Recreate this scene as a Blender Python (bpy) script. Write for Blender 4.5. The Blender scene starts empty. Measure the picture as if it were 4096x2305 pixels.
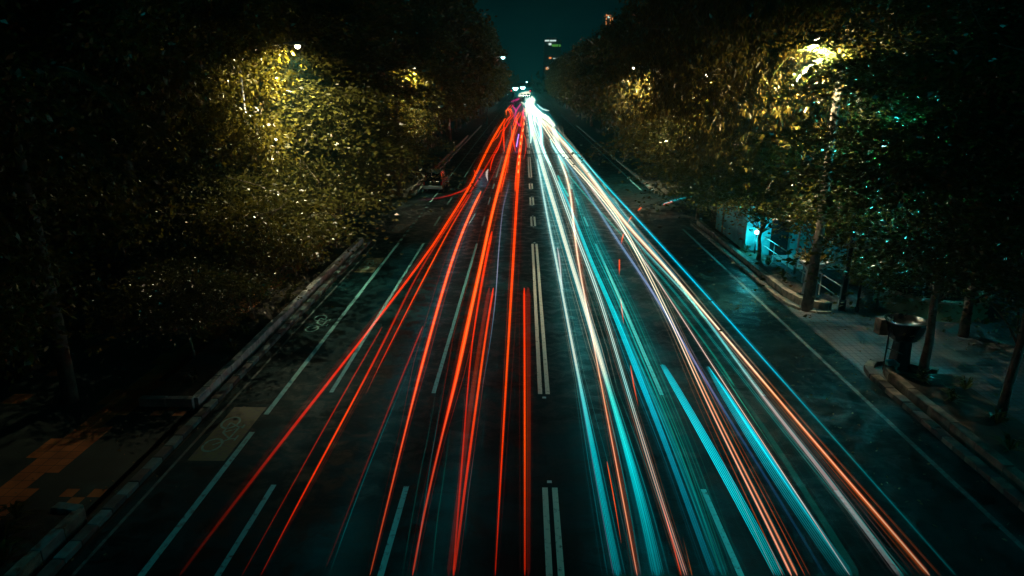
import bpy, math, random
import numpy as np
from mathutils import Vector, Matrix
SC = bpy.context.scene
R = math.radians
random.seed(7)
rng = np.random.default_rng(7)

# ------------------------------------------------------------------ camera
H = 9.544; F = 2653.0; PITCH = R(17.36); YAW = R(1.01)
cp, sp_, cy_, sy_ = math.cos(PITCH), math.sin(PITCH), math.cos(YAW), math.sin(YAW)
FWD = Vector((-sy_ * cp, cy_ * cp, -sp_)); RGT = Vector((cy_, sy_, 0)); UPV = RGT.cross(FWD)
CAMP = Vector((0, 0, H))
cam_d = bpy.data.cameras.new('camera'); cam = bpy.data.objects.new('camera', cam_d)
SC.collection.objects.link(cam); SC.camera = cam
cam_d.sensor_width = 36; cam_d.lens = F / 4096 * 36
cam_d.clip_start = 0.1; cam_d.clip_end = 5000
M = Matrix((RGT, UPV, -FWD)).transposed().to_4x4(); M.translation = CAMP
cam.matrix_world = M

# ------------------------------------------------------------------ night sky
w = bpy.data.worlds.new('World'); SC.world = w; w.use_nodes = True
nt = w.node_tree; nt.nodes.clear()
o_ = nt.nodes.new('ShaderNodeOutputWorld'); bg = nt.nodes.new('ShaderNodeBackground')
tc = nt.nodes.new('ShaderNodeTexCoord'); sx = nt.nodes.new('ShaderNodeSeparateXYZ'); cr = nt.nodes.new('ShaderNodeValToRGB')
nt.links.new(tc.outputs['Generated'], sx.inputs[0]); nt.links.new(sx.outputs['Z'], cr.inputs[0])
nt.links.new(cr.outputs[0], bg.inputs[0]); nt.links.new(bg.outputs[0], o_.inputs[0])
e = cr.color_ramp.elements
e[0].position = 0.0; e[0].color = (0.0003, 0.0150, 0.0155, 1)
e[1].position = 1.0; e[1].color = (0.0, 0.0016, 0.0018, 1)
k = e.new(0.06); k.color = (0.0002, 0.0110, 0.0110, 1)
k = e.new(0.13); k.color = (0.0002, 0.0050, 0.0052, 1)
k = e.new(0.35); k.color = (0.0001, 0.0024, 0.0026, 1)
bg.inputs[1].default_value = .8
SC.view_settings.view_transform = 'Standard'; SC.view_settings.look = 'None'
SC.view_settings.exposure = 0; SC.view_settings.gamma = 1
SC.cycles.transparent_max_bounces = 48
SC.cycles.max_bounces = 5; SC.cycles.diffuse_bounces = 2; SC.cycles.glossy_bounces = 2
SC.cycles.transmission_bounces = 3
SC.cycles.sample_clamp_indirect = 4.0; SC.cycles.use_denoising = True
SC.cycles.caustics_reflective = False; SC.cycles.caustics_refractive = False

# weak teal night light from high up: the one sun lamp, turned down to moonlight
sd = bpy.data.lights.new('moon', 'SUN'); sd.energy = 0.17; sd.angle = R(.8); sd.color = (0.0, 0.9, 1.0)
sun = bpy.data.objects.new('moon', sd); SC.collection.objects.link(sun)
sun.rotation_euler = Vector((.38, .22, -1)).to_track_quat('-Z', 'Y').to_euler()

# ------------------------------------------------------------------ pixel -> place
def ray(px, py): return RGT * ((px - 2048) / F) - UPV * ((py - 1152.5) / F) + FWD
def at(px, py, z=0.0):
    r = ray(px, py); t = (z - H) / r.z
    return CAMP + r * t
def atY(px, py, Y):
    r = ray(px, py); return CAMP + r * (Y / r.y)

# ------------------------------------------------------------------ helpers
def lin(c):
    def f(v):
        v /= 255.0
        return v / 12.92 if v <= 0.04045 else ((v + 0.055) / 1.055) ** 2.4
    return tuple(f(v) for v in c)
def tag(o, label=None, cat=None, group=None, kind=None):
    if label: o['label'] = label
    if cat: o['category'] = cat
    if group: o['group'] = group
    if kind: o['kind'] = kind
    return o
def empty(name, loc, label, cat, group=None, rz=0):
    o = bpy.data.objects.new(name, None); SC.collection.objects.link(o)
    o.location = loc; o.rotation_euler.z = rz; o.empty_display_size = 0.2
    return tag(o, label, cat, group)
def copy_tree(o, parent=None, kids=None):
    c = o.copy(); SC.collection.objects.link(c); c.parent = parent
    for ch in KIDS.get(o, []): 
        n = copy_tree(ch, c); KIDS.setdefault(c, []).append(n)
    return c
KIDS = {}
class MB:
    def __init__(s): s.v = []; s.f = []; s.c = []; s.mi = []
    def add(s, vs, fs, col=None, mi=0):
        b = len(s.v); s.v += [tuple(p) for p in vs]; s.f += [tuple(b + i for i in f) for f in fs]
        s.mi += [mi] * len(fs)
        if col is not None: s.c += [col] * len(vs)
    def box(s, x0, x1, y0, y1, z0, z1, mi=0):
        vs = [(x, y, z) for z in (z0, z1) for (x, y) in ((x0, y0), (x1, y0), (x1, y1), (x0, y1))]
        s.add(vs, [(3, 2, 1, 0), (4, 5, 6, 7), (0, 1, 5, 4), (1, 2, 6, 5), (2, 3, 7, 6), (3, 0, 4, 7)], mi=mi)
    def quad(s, a, b, c, d, mi=0): s.add([a, b, c, d], [(0, 1, 2, 3)], mi=mi)
    def rect(s, x0, x1, y0, y1, z, mi=0): s.quad((x0, y0, z), (x1, y0, z), (x1, y1, z), (x0, y1, z), mi)
    def tube(s, pts, rads, n=7, cols=None, caps=True, mi=0):
        pts = [Vector(p) for p in pts]; b = len(s.v); N = len(pts)
        for i, p in enumerate(pts):
            d = (pts[min(i + 1, N - 1)] - pts[max(i - 1, 0)])
            d = d.normalized() if d.length > 1e-9 else Vector((0, 0, 1))
            a = Vector((0, 0, 1)) if abs(d.z) < .9 else Vector((1, 0, 0))
            u = d.cross(a).normalized(); v = u.cross(d)
            for k in range(n):
                t = 2 * math.pi * k / n
                s.v.append(tuple(p + (u * math.cos(t) + v * math.sin(t)) * rads[i]))
                if cols is not None: s.c.append(cols[i])
        for i in range(N - 1):
            for k in range(n):
                k2 = (k + 1) % n
                s.f.append((b + i * n + k, b + i * n + k2, b + (i + 1) * n + k2, b + (i + 1) * n + k)); s.mi.append(mi)
        if caps:
            s.f.append(tuple(b + k for k in range(n))[::-1]); s.mi.append(mi)
            s.f.append(tuple(b + (N - 1) * n + k for k in range(n))); s.mi.append(mi)
    def lathe(s, prof, n=24, c=(0, 0, 0), mi=0):
        b = len(s.v); N = len(prof)
        for (r, z) in prof:
            for k in range(n):
                t = 2 * math.pi * k / n
                s.v.append((c[0] + r * math.cos(t), c[1] + r * math.sin(t), c[2] + z))
        for i in range(N - 1):
            for k in range(n):
                k2 = (k + 1) % n
                s.f.append((b + i * n + k, b + i * n + k2, b + (i + 1) * n + k2, b + (i + 1) * n + k)); s.mi.append(mi)
    def build(s, name, mats, parent=None, smooth=False, bevel=0):
        me = bpy.data.meshes.new(name); me.from_pydata(s.v, [], s.f)
        if not isinstance(mats, (list, tuple)): mats = [mats]
        for m in mats: me.materials.append(m)
        if len(mats) > 1: me.polygons.foreach_set('material_index', s.mi)
        if s.c:
            ca = me.color_attributes.new('Col', 'FLOAT_COLOR', 'POINT')
            ca.data.foreach_set('color', np.array([(*c, 1.0) for c in s.c], dtype=np.float32).ravel())
        if smooth: me.polygons.foreach_set('use_smooth', [True] * len(me.polygons))
        o = bpy.data.objects.new(name, me); SC.collection.objects.link(o)
        if parent is not None: o.parent = parent; KIDS.setdefault(parent, []).append(o)
        if bevel:
            b = o.modifiers.new('bevel', 'BEVEL'); b.width = bevel; b.segments = 2; b.limit_method = 'ANGLE'
        return o

def mat(name, base, rough=0.6, metal=0.0, noise=None, bump=0.0, scale=3.0, emit=None, es=0, spec=None, detail=6, rough_var=0.0):
    m = bpy.data.materials.new(name); m.use_nodes = True; n = m.node_tree; b = n.nodes['Principled BSDF']
    b.inputs['Base Color'].default_value = (*base, 1); b.inputs['Roughness'].default_value = rough
    b.inputs['Metallic'].default_value = metal
    if spec is not None: b.inputs['Specular IOR Level'].default_value = spec
    if emit: b.inputs['Emission Color'].default_value = (*emit, 1); b.inputs['Emission Strength'].default_value = es
    if noise or bump or rough_var:
        t = n.nodes.new('ShaderNodeTexCoord'); g = n.nodes.new('ShaderNodeNewGeometry')
        nz = n.nodes.new('ShaderNodeTexNoise'); nz.inputs['Scale'].default_value = scale; nz.inputs['Detail'].default_value = detail
        n.links.new(g.outputs['Position'], nz.inputs['Vector'])
        if noise:
            r = n.nodes.new('ShaderNodeValToRGB'); r.color_ramp.elements[0].position = .32; r.color_ramp.elements[1].position = .68
            r.color_ramp.elements[0].color = (*base, 1); r.color_ramp.elements[1].color = (*noise, 1)
            n.links.new(nz.outputs['Fac'], r.inputs[0]); n.links.new(r.outputs[0], b.inputs['Base Color'])
        if rough_var:
            mr = n.nodes.new('ShaderNodeMapRange'); mr.inputs[1].default_value = .3; mr.inputs[2].default_value = .7
            mr.inputs[3].default_value = rough - rough_var; mr.inputs[4].default_value = rough + rough_var
            n.links.new(nz.outputs['Fac'], mr.inputs[0]); n.links.new(mr.outputs[0], b.inputs['Roughness'])
        if bump:
            n2 = n.nodes.new('ShaderNodeTexNoise'); n2.inputs['Scale'].default_value = scale * 14; n2.inputs['Detail'].default_value = 4
            n.links.new(g.outputs['Position'], n2.inputs['Vector'])
            bp = n.nodes.new('ShaderNodeBump'); bp.inputs['Strength'].default_value = bump; bp.inputs['Distance'].default_value = .02
            n.links.new(n2.outputs['Fac'], bp.inputs['Height']); n.links.new(bp.outputs[0], b.inputs['Normal'])
    return m

def asphalt():
    m = bpy.data.materials.new('asphalt'); m.use_nodes = True; n = m.node_tree; b = n.nodes['Principled BSDF']; L = n.links.new
    g = n.nodes.new('ShaderNodeNewGeometry')
    def noise(scale, detail, rough, vec=(1, 1, 1)):
        mp = n.nodes.new('ShaderNodeMapping'); mp.inputs['Scale'].default_value = vec; L(g.outputs['Position'], mp.inputs[0])
        a = n.nodes.new('ShaderNodeTexNoise'); a.inputs['Scale'].default_value = scale; a.inputs['Detail'].default_value = detail; a.inputs['Roughness'].default_value = rough
        a.inputs['Distortion'].default_value = .6; L(mp.outputs[0], a.inputs['Vector']); return a.outputs['Fac']
    def ramp(fac, p0, c0, p1, c1):
        r = n.nodes.new('ShaderNodeValToRGB'); r.color_ramp.elements[0].position = p0; r.color_ramp.elements[1].position = p1
        r.color_ramp.elements[0].color = (*c0, 1); r.color_ramp.elements[1].color = (*c1, 1); L(fac, r.inputs[0]); return r.outputs[0]
    def mix(a, b_, mode, f):
        mx = n.nodes.new('ShaderNodeMix'); mx.data_type = 'RGBA'; mx.blend_type = mode; mx.inputs[0].default_value = f; L(a, mx.inputs[6]); L(b_, mx.inputs[7]); return mx.outputs[2]
    base = ramp(noise(.5, 8, .62, (.5, 1, 1)), .40, (.0006, .006, .007), .62, (.005, .031, .034))  # broad dark and light patches painted in for dappled light on the road
    stain_shade = ramp(noise(1.7, 8, .7, (.8, 1, 1)), .42, (.12, .12, .12), .52, (1, 1, 1))           # oil and wet stains, doubling as painted leaf-shadow patches
    grit = ramp(noise(38, 5, .75), .3, (.35, .35, .35), .7, (1.5, 1.5, 1.5))
    track = ramp(noise(.9, 3, .5, (1.15, .015, 1)), .42, (.55, .55, .55), .58, (1.1, 1.1, 1.1))   # tyre polished tracks
    v = n.nodes.new('ShaderNodeTexVoronoi'); v.feature = 'DISTANCE_TO_EDGE'; v.inputs['Scale'].default_value = .33
    mp = n.nodes.new('ShaderNodeMapping'); L(g.outputs['Position'], mp.inputs[0]); nz = noise(1.2, 5, .6)
    ad = n.nodes.new('ShaderNodeVectorMath'); ad.operation = 'ADD'; L(mp.outputs[0], ad.inputs[0]); L(nz, ad.inputs[1]); L(ad.outputs[0], v.inputs['Vector'])
    crack = ramp(v.outputs['Distance'], .002, (.25, .25, .25), .008, (1, 1, 1))
    c = mix(base, stain_shade, 'MULTIPLY', .8); c = mix(c, grit, 'MULTIPLY', .8); c = mix(c, track, 'MULTIPLY', .8); c = mix(c, crack, 'MULTIPLY', .7)
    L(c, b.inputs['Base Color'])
    ro = ramp(noise(1.7, 8, .7, (.8, 1, 1)), .40, (.3, .3, .3), .54, (.62, .62, .62)); L(ro, b.inputs['Roughness']); b.inputs['Specular IOR Level'].default_value = .12; b.inputs['Specular Tint'].default_value = (.25, .8, .85, 1)
    bp = n.nodes.new('ShaderNodeBump'); bp.inputs['Strength'].default_value = .55; bp.inputs['Distance'].default_value = .012
    L(noise(60, 3, .6), bp.inputs['Height']); L(bp.outputs[0], b.inputs['Normal'])
    return m

def leaf_mat(name, c1, c2, rough=.38):
    m = bpy.data.materials.new(name); m.use_nodes = True; n = m.node_tree; n.nodes.clear()
    out = n.nodes.new('ShaderNodeOutputMaterial'); g = n.nodes.new('ShaderNodeNewGeometry')
    r = n.nodes.new('ShaderNodeValToRGB'); r.color_ramp.elements[0].color = (*c1, 1); r.color_ramp.elements[1].color = (*c2, 1)
    n.links.new(g.outputs['Random Per Island'], r.inputs[0])
    b = n.nodes.new('ShaderNodeBsdfPrincipled'); b.inputs['Roughness'].default_value = rough
    b.inputs['Specular IOR Level'].default_value = .5
    n.links.new(r.outputs[0], b.inputs['Base Color'])
    t = n.nodes.new('ShaderNodeBsdfTranslucent'); n.links.new(r.outputs[0], t.inputs[0])
    mx = n.nodes.new('ShaderNodeMixShader'); mx.inputs[0].default_value = .35
    n.links.new(b.outputs[0], mx.inputs[1]); n.links.new(t.outputs[0], mx.inputs[2]); n.links.new(mx.outputs[0], out.inputs[0])
    return m

def emis(name, col, s):
    m = bpy.data.materials.new(name); m.use_nodes = True; n = m.node_tree; n.nodes.clear()
    out = n.nodes.new('ShaderNodeOutputMaterial'); b = n.nodes.new('ShaderNodeEmission')
    b.inputs[0].default_value = (*col, 1); b.inputs[1].default_value = s; n.links.new(b.outputs[0], out.inputs[0])
    return m
def trail_mat():
    m = bpy.data.materials.new('trail_glow'); m.use_nodes = True; n = m.node_tree; n.nodes.clear()
    out = n.nodes.new('ShaderNodeOutputMaterial'); b = n.nodes.new('ShaderNodeEmission'); a = n.nodes.new('ShaderNodeAttribute')
    a.attribute_name = 'Col'; n.links.new(a.outputs['Color'], b.inputs[0]); b.inputs[1].default_value = 1.0
    t = n.nodes.new('ShaderNodeBsdfTransparent'); ad = n.nodes.new('ShaderNodeAddShader')
    n.links.new(b.outputs[0], ad.inputs[0]); n.links.new(t.outputs[0], ad.inputs[1]); n.links.new(ad.outputs[0], out.inputs[0])
    return m
def hexpave():
    m = bpy.data.materials.new('hex_paving'); m.use_nodes = True; n = m.node_tree; b = n.nodes['Principled BSDF']
    g = n.nodes.new('ShaderNodeNewGeometry'); v = n.nodes.new('ShaderNodeTexVoronoi'); v.feature = 'DISTANCE_TO_EDGE'
    v.inputs['Scale'].default_value = 4.0; v.inputs['Randomness'].default_value = .12
    n.links.new(g.outputs['Position'], v.inputs['Vector'])
    r = n.nodes.new('ShaderNodeValToRGB'); r.color_ramp.elements[0].position = .03; r.color_ramp.elements[1].position = .09
    r.color_ramp.elements[0].color = (.03, .028, .026, 1); r.color_ramp.elements[1].color = (1, 1, 1, 1)
    n.links.new(v.outputs[0], r.inputs[0])
    nz = n.nodes.new('ShaderNodeTexNoise'); nz.inputs['Scale'].default_value = .55; nz.inputs['Detail'].default_value = 6
    n.links.new(g.outputs['Position'], nz.inputs['Vector'])
    r2 = n.nodes.new('ShaderNodeValToRGB'); r2.color_ramp.elements[0].position = .45; r2.color_ramp.elements[1].position = .6
    r2.color_ramp.elements[0].color = (.018, .055, .062, 1); r2.color_ramp.elements[1].color = (.075, .058, .058, 1)
    n.links.new(nz.outputs['Fac'], r2.inputs[0])
    mx = n.nodes.new('ShaderNodeMix'); mx.data_type = 'RGBA'; mx.blend_type = 'MULTIPLY'; mx.inputs[0].default_value = 1.0
    n.links.new(r2.outputs[0], mx.inputs[6]); n.links.new(r.outputs[0], mx.inputs[7]); n.links.new(mx.outputs[2], b.inputs['Base Color'])
    b.inputs['Roughness'].default_value = .55
    return m
def tile_mat(name, c1, c2):
    m = bpy.data.materials.new(name); m.use_nodes = True; n = m.node_tree; b = n.nodes['Principled BSDF']
    g = n.nodes.new('ShaderNodeNewGeometry'); br = n.nodes.new('ShaderNodeTexBrick'); br.offset = 0
    br.inputs['Scale'].default_value = 1; br.inputs['Brick Width'].default_value = .333; br.inputs['Row Height'].default_value = .333
    br.inputs['Mortar Size'].default_value = .008; br.inputs['Color1'].default_value = (*c1, 1); br.inputs['Color2'].default_value = (*c2, 1)
    br.inputs['Mortar'].default_value = (.02, .02, .018, 1); n.links.new(g.outputs['Position'], br.inputs['Vector'])
    nz = n.nodes.new('ShaderNodeTexNoise'); nz.inputs['Scale'].default_value = 2.3; nz.inputs['Detail'].default_value = 6
    n.links.new(g.outputs['Position'], nz.inputs['Vector'])
    mx = n.nodes.new('ShaderNodeMix'); mx.data_type = 'RGBA'; mx.blend_type = 'OVERLAY'; mx.inputs[0].default_value = .6
    n.links.new(br.outputs[0], mx.inputs[6]); n.links.new(nz.outputs['Fac'], mx.inputs[7]); n.links.new(mx.outputs[2], b.inputs['Base Color'])
    b.inputs['Roughness'].default_value = .6
    return m
def paint_mat(name, col, wear):
    m = bpy.data.materials.new(name); m.use_nodes = True; n = m.node_tree; b = n.nodes['Principled BSDF']
    g = n.nodes.new('ShaderNodeNewGeometry'); nz = n.nodes.new('ShaderNodeTexNoise'); nz.inputs['Scale'].default_value = 7; nz.inputs['Detail'].default_value = 9
    nz.inputs['Roughness'].default_value = .7
    n.links.new(g.outputs['Position'], nz.inputs['Vector'])
    r = n.nodes.new('ShaderNodeValToRGB'); r.color_ramp.elements[0].position = .3 + wear; r.color_ramp.elements[1].position = .42 + wear
    r.color_ramp.elements[0].color = (.05, .05, .05, 1); r.color_ramp.elements[1].color = (*col, 1)
    n.links.new(nz.outputs['Fac'], r.inputs[0]); n.links.new(r.outputs[0], b.inputs['Base Color']); b.inputs['Roughness'].default_value = .6
    return m

MA = dict(
    asphalt=asphalt(), paint=paint_mat('lane_paint', (.09, .36, .36), .06), paint_c=paint_mat('centre_paint', (.56, .50, .40), .03), paint_b=paint_mat('bicycle_paint', (.08, .27, .24), .05), paint_old=paint_mat('worn_paint', (.05, .13, .12), .14),
    green=paint_mat('green_paint', (.07, .085, .03), .1), pale=mat('painted_planter_edge', (.16, .20, .20), .7, noise=(.42, .46, .44), bump=.4, scale=3),
    kerb=mat('kerb_concrete', (.05, .05, .042), .85, noise=(.24, .20, .15), bump=.9, scale=3.2, detail=10),
    kerb_w=mat('kerb_white', (.05, .10, .10), .75, noise=(.11, .19, .19), bump=.3, scale=4),
    kerb_b=mat('kerb_black', (.035, .035, .035), .7, noise=(.07, .07, .065), bump=.3, scale=4),
    soil=mat('soil', (.018, .014, .009), .95, noise=(.05, .04, .025), bump=1, scale=4),
    ground=mat('earth', (.02, .022, .014), .95, noise=(.045, .045, .03), bump=.6, scale=.8),
    hexp=hexpave(), tile_g=tile_mat('green_tiles', (.012, .026, .022), (.018, .034, .028)), tile_o=tile_mat('orange_tiles', (.34, .10, .02), (.40, .13, .03)),
    bark=mat('bark', (.07, .055, .038), .8, noise=(.19, .15, .11), bump=1, scale=5),
    leafA=leaf_mat('broad_leaf', (.045, .038, .003), (.14, .112, .010), .34),
    leafB=leaf_mat('drooping_leaf', (.06, .044, .005), (.17, .118, .014), .36),
    leafC=leaf_mat('fine_leaf', (.040, .040, .008), (.11, .10, .018), .28),
    litter=leaf_mat('dry_leaf', (.12, .07, .03), (.30, .22, .10), .6),
    palm=leaf_mat('palm_leaf', (.035, .045, .01), (.08, .09, .018), .3),
    metal=mat('galvanised_steel', (.32, .33, .33), .4, .8), dark=mat('dark_metal', (.02, .02, .022), .4, .3),
    black=mat('black_plastic', (.012, .012, .012), .35), rubber=mat('rubber', (.012, .012, .012), .8),
    glass=mat('dark_glass', (.01, .012, .015), .08, spec=.8), chrome=mat('chrome', (.6, .6, .6), .18, 1.0),
    redpaint=mat('dark_car_paint', (.012, .030, .034), .22, spec=.7), silver=mat('silver_bumper', (.45, .85, .88), .4, .0),
    plate=mat('number_plate', (.05, .05, .05), .5), taillens=mat('tail_lens', (.3, .01, .01), .2),
    pond=mat('pond_wall', (.12, .16, .08), .7, noise=(.2, .22, .12), bump=.3, scale=2), pondrim=mat('pond_rim', (.33, .2, .13), .7, noise=(.42, .28, .2), scale=3),
    water=mat('pond_water', (.01, .02, .02), .06, spec=.6),
    conc=mat('pale_concrete', (.34, .35, .34), .75, noise=(.46, .46, .44), bump=.3, scale=1.5),
    pot=mat('black_pot', (.012, .012, .013), .25, spec=.6),
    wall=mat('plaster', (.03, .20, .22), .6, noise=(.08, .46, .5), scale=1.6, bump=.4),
    roof=mat('roof', (.06, .05, .045), .8), tower=mat('tower_concrete', (.20, .22, .22), .8, noise=(.26, .28, .28), scale=.1),
    trail=trail_mat(),
    lamp=emis('lamp_glass', (1.0, .88, .62), 9), lampc=emis('cyan_lamp_glass', (.45, 1.0, 1.0), 8),
    win_w=emis('lit_window_white', (.75, 1.0, .9), .9), win_o=emis('lit_window_orange', (1.0, .35, .1), .9), win_g=emis('lit_window_green', (.12, .5, .06), .6),
    red_e=emis('red_signal', (1.0, .03, .06), 1.5), grn_e=emis('green_signal', (.02, .6, .35), 1.2), cyan_e=emis('cyan_bulb', (.05, .8, .95), 1.6),
    stud=mat('road_stud', (.5, .55, .55), .25, emit=None),
)

# ================================================================== THE GROUND
mb = MB(); mb.rect(-310, 310, -60, 890, -0.02); tag(mb.build('ground', MA['ground']), kind='structure')
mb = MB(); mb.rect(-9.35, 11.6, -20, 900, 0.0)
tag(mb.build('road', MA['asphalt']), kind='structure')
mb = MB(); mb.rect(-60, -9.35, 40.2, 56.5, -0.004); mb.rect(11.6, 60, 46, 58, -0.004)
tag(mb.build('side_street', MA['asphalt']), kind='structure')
# driveway and plaza on the right
mb = MB(); mb.rect(11.6, 46, 5, 40, 0.012); tag(mb.build('plaza', MA['hexp']), kind='structure')
mb = MB(); mb.rect(11.62, 16.5, 21.7, 27.4, 0.03)
tag(mb.build('driveway', MA['hexp']), kind='structure')
# left pavement of dark tiles with orange pattern
mb = MB(); T = .3333
x0 = -16.65; ny = int((40 - 8) / T)
for j in range(ny):
    for i in range(int((16.65 - 9.8) / T)):
        x = x0 + i * T; y = 8 + j * T; cx = x + T / 2
        ix = round((cx + 12.15) / T); ph = (j % 9)
        wob = [0, 1, 1, 2, 2, 2, 1, 1, 0][ph]
        orange = (-1 - wob // 2 <= ix <= 0 + (wob + 1) // 2)
        mx_ = round((cx + 10.5) / T); q = (j + 4) % 16
        if (q in (0, 4) and abs(mx_) == 1) or (q in (1, 2, 3) and mx_ == 0): orange = True
        if -15.9 < cx < -15.2: orange = orange or (j // 2) % 3 == 0
        mb.rect(x, x + T, y, y + T, 0.135, 1 if orange else 0)
tag(mb.build('pavement', [MA['tile_g'], MA['tile_o']]), kind='structure')

# kerbs ------------------------------------------------------------
def sweep(path, width, height, name, mats, label, cat, z0=0.0, block=0.55, gap=.008, group=None, kind=None, batter=0.0):
    mb = MB(); P = [Vector((*p, 0)) for p in path]
    seg = []; 
    for a, b in zip(P[:-1], P[1:]):
        L = (b - a).length; n = max(1, round(L / block))
        for i in range(n): seg.append((a.lerp(b, i / n), a.lerp(b, (i + 1) / n)))
    for i, (a, b) in enumerate(seg):
        d = (b - a).normalized(); n_ = Vector((-d.y, d.x, 0)); a2 = a + d * gap; b2 = b - d * gap
        j = random.uniform(-.014, .014); hw = width / 2
        vs = [a2 - n_ * hw, b2 - n_ * hw, b2 + n_ * hw, a2 + n_ * hw]
        bot = [v + Vector((0, 0, z0)) for v in vs]; top = [v + Vector((0, 0, z0 + height + j)) for v in vs]
        vs2 = bot + top
        mb.add(vs2, [(3, 2, 1, 0), (4, 5, 6, 7), (0, 1, 5, 4), (1, 2, 6, 5), (2, 3, 7, 6), (3, 0, 4, 7)], mi=i % len(mats))
    o = mb.build(name, mats, bevel=.02)
    return tag(o, label, cat, group, kind)
sweep([(-9.55, 9), (-9.55, 40)], .26, .15, 'kerb', [MA['kerb_w'], MA['kerb_b']], None, None, kind='structure')
sweep([(-9.5, 57), (-9.5, 150)], .26, .15, 'kerb', [MA['kerb_w'], MA['kerb_b']], None, None, kind='structure', block=.9)
sweep([(11.75, 6), (11.75, 20.5), (11.9, 21.2), (12.3, 21.7), (12.9, 21.9)], .3, .17, 'kerb', [MA['kerb'], MA['kerb_b']], None, None, kind='structure', block=.5)
sweep([(11.7, 45.5), (11.7, 29.5), (11.8, 28.2), (12.1, 27.5), (12.6, 27.1), (13.2, 27.1)], .22, .12, 'kerb', [MA['kerb'], MA['kerb']], None, None, kind='structure', block=.9)
sweep([(11.7, 58.5), (11.7, 150)], .3, .16, 'kerb', [MA['kerb'], MA['kerb_w']], None, None, kind='structure', block=1.2)
# raised planter edges (things)
GP = 'raised concrete planter edges along the road'
sweep([(-11.6, 18.0), (-9.95, 18.0), (-9.95, 39.6)], .24, .38, 'planter_wall', [MA['pale'], MA['pale']], 'pale painted concrete planter wall with a corner behind the left kerb', 'planter wall', block=.8, group=GP)
sweep([(-9.95, 9), (-9.95, 12.6), (-10.6, 12.7)], .24, .38, 'planter_wall', [MA['kerb'], MA['kerb_w']], 'dark planter wall in the bottom left corner of the picture', 'planter wall', block=.8, group=GP)
sweep([(12.15, 45.5), (12.15, 29.6), (12.4, 28.2), (13.3, 27.5), (13.05, 29.0)], .28, .34, 'planter_wall', [MA['kerb']], 'worn tan planter wall curving round the pale flower pot column', 'planter wall', block=1.1, group=GP)
sweep([(12.2, 6), (12.2, 20.2), (12.45, 21.0), (13.1, 21.3), (13.9, 20.6)], .28, .34, 'planter_wall', [MA['kerb']], 'dark rounded planter wall round the foot of the black pot column', 'planter wall', block=1.1, group=GP)
sweep([(-9.95, 58), (-9.95, 120)], .24, .38, 'planter_wall', [MA['kerb']], 'planter wall beyond the parked dark car on the left', 'planter wall', block=1.5, group=GP)
mb = MB()
mb.rect(-11.5, -10.05, 18.1, 39.5, .30); mb.rect(-11.5, -10.05, 8.5, 12.6, .30); mb.rect(12.2, 13.4, 28.6, 45.4, .26); mb.rect(12.3, 14.2, 6, 20.4, .26)
tag(mb.build('planting_soil', MA['soil']), kind='structure')

# lane markings -----------------------------------------------------
DASH = [(9, 14.1), (19.2, 39.6), (44.8, 48.1), (52.9, 56.5), (61.2, 64.6), (68.8, 87.9), (92.2, 96.3), (100.7, 116.9), (122, 126), (131, 150)]
y = 156
while y < 420: DASH.append((y, y + 5)); y += 10
mb = MB()
for a, b in DASH:
    for x, wd in ((-6.14, .13), (-2.85, .13), (4.43, .13), (7.65, .12)): mb.rect(x - wd / 2, x + wd / 2, a, b, .004)
mb.rect(-7.76, -7.61, 9, 16.66, .004); mb.rect(-7.76, -7.61, 17.7, 39.7, .004)
y = 40.3
while y < 53: mb.rect(-7.77, -7.61, y, y + .55, .004); y += 1.25
mb.rect(-7.76, -7.61, 54, 200, .004)
mb.rect(10.66, 10.80, 34, 44, .004); mb.rect(10.66, 10.80, 60, 200, .004)
mb2 = MB(); mb2.rect(10.66, 10.80, 9, 34, .004)
tag(mb.build('lane_markings', MA['paint']), kind='structure')
for x in (-9.07,): mb2.rect(x - .04, x + .04, 9, 39.7, .004)
tag(mb2.build('worn_edge_line', MA['paint_old']), kind='structure')
mb = MB()
for a, b in DASH:
    for x in (.56, .80): mb.rect(x - .068, x + .068, a, b, .004)
tag(mb.build('double_centre_line', MA['paint_c']), kind='structure')
mb = MB()
for c in (16.65, 34.6, 43.9): mb.rect(-8.82, -7.83, c - 1.5, c + 1.5, .004)
tag(mb.build('green_bicycle_box', MA['green']), kind='structure')
def ring(mb, cx, cy, r, t, z, n=26, a0=0, a1=2 * math.pi, ky=1.0):
    for i in range(n):
        a = a0 + (a1 - a0) * i / n; b = a0 + (a1 - a0) * (i + 1) / n
        f = lambda rr, q: (cx + rr * math.cos(q), cy + rr * ky * math.sin(q), z)
        mb.quad(f(r - t, a), f(r, a), f(r, b), f(r - t, b))
def stroke(mb, a, b, t, z):
    a = Vector(a); b = Vector(b); d = (b - a).normalized(); n_ = Vector((-d.y, d.x)) * t / 2
    mb.quad(*[(p.x, p.y, z) for p in (a - n_, b - n_, b + n_, a + n_)])
mb = MB()
for c in (16.55, 25.5, 34.6, 43.9):
    z = .0083; X = -8.52
    ring(mb, X, c + .62, .27, .06, z, ky=1.35); ring(mb, X + .02, c - .62, .27, .06, z, ky=1.35)
    z += .0012
    for (a, b) in (((0, .62), (.36, .36)), ((0, .62), (.02, .05)), ((.02, .05), (.33, .28)), ((0.02, .05), (.36, -.3)), ((.36, .36), (.33, -.32)), ((.02, -.62), (.36, -.3)), ((.36, -.3), (.52, -.26)), ((.52, -.38), (.52, -.1)), ((.36, .36), (.46, .40)), ((.46, .3), (.46, .52))):
        z += .0002; stroke(mb, (X + a[0], c + a[1]), (X + b[0], c + b[1]), .055, z)
tag(mb.build('bicycle_marking', MA['paint_b']), kind='structure')
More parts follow.
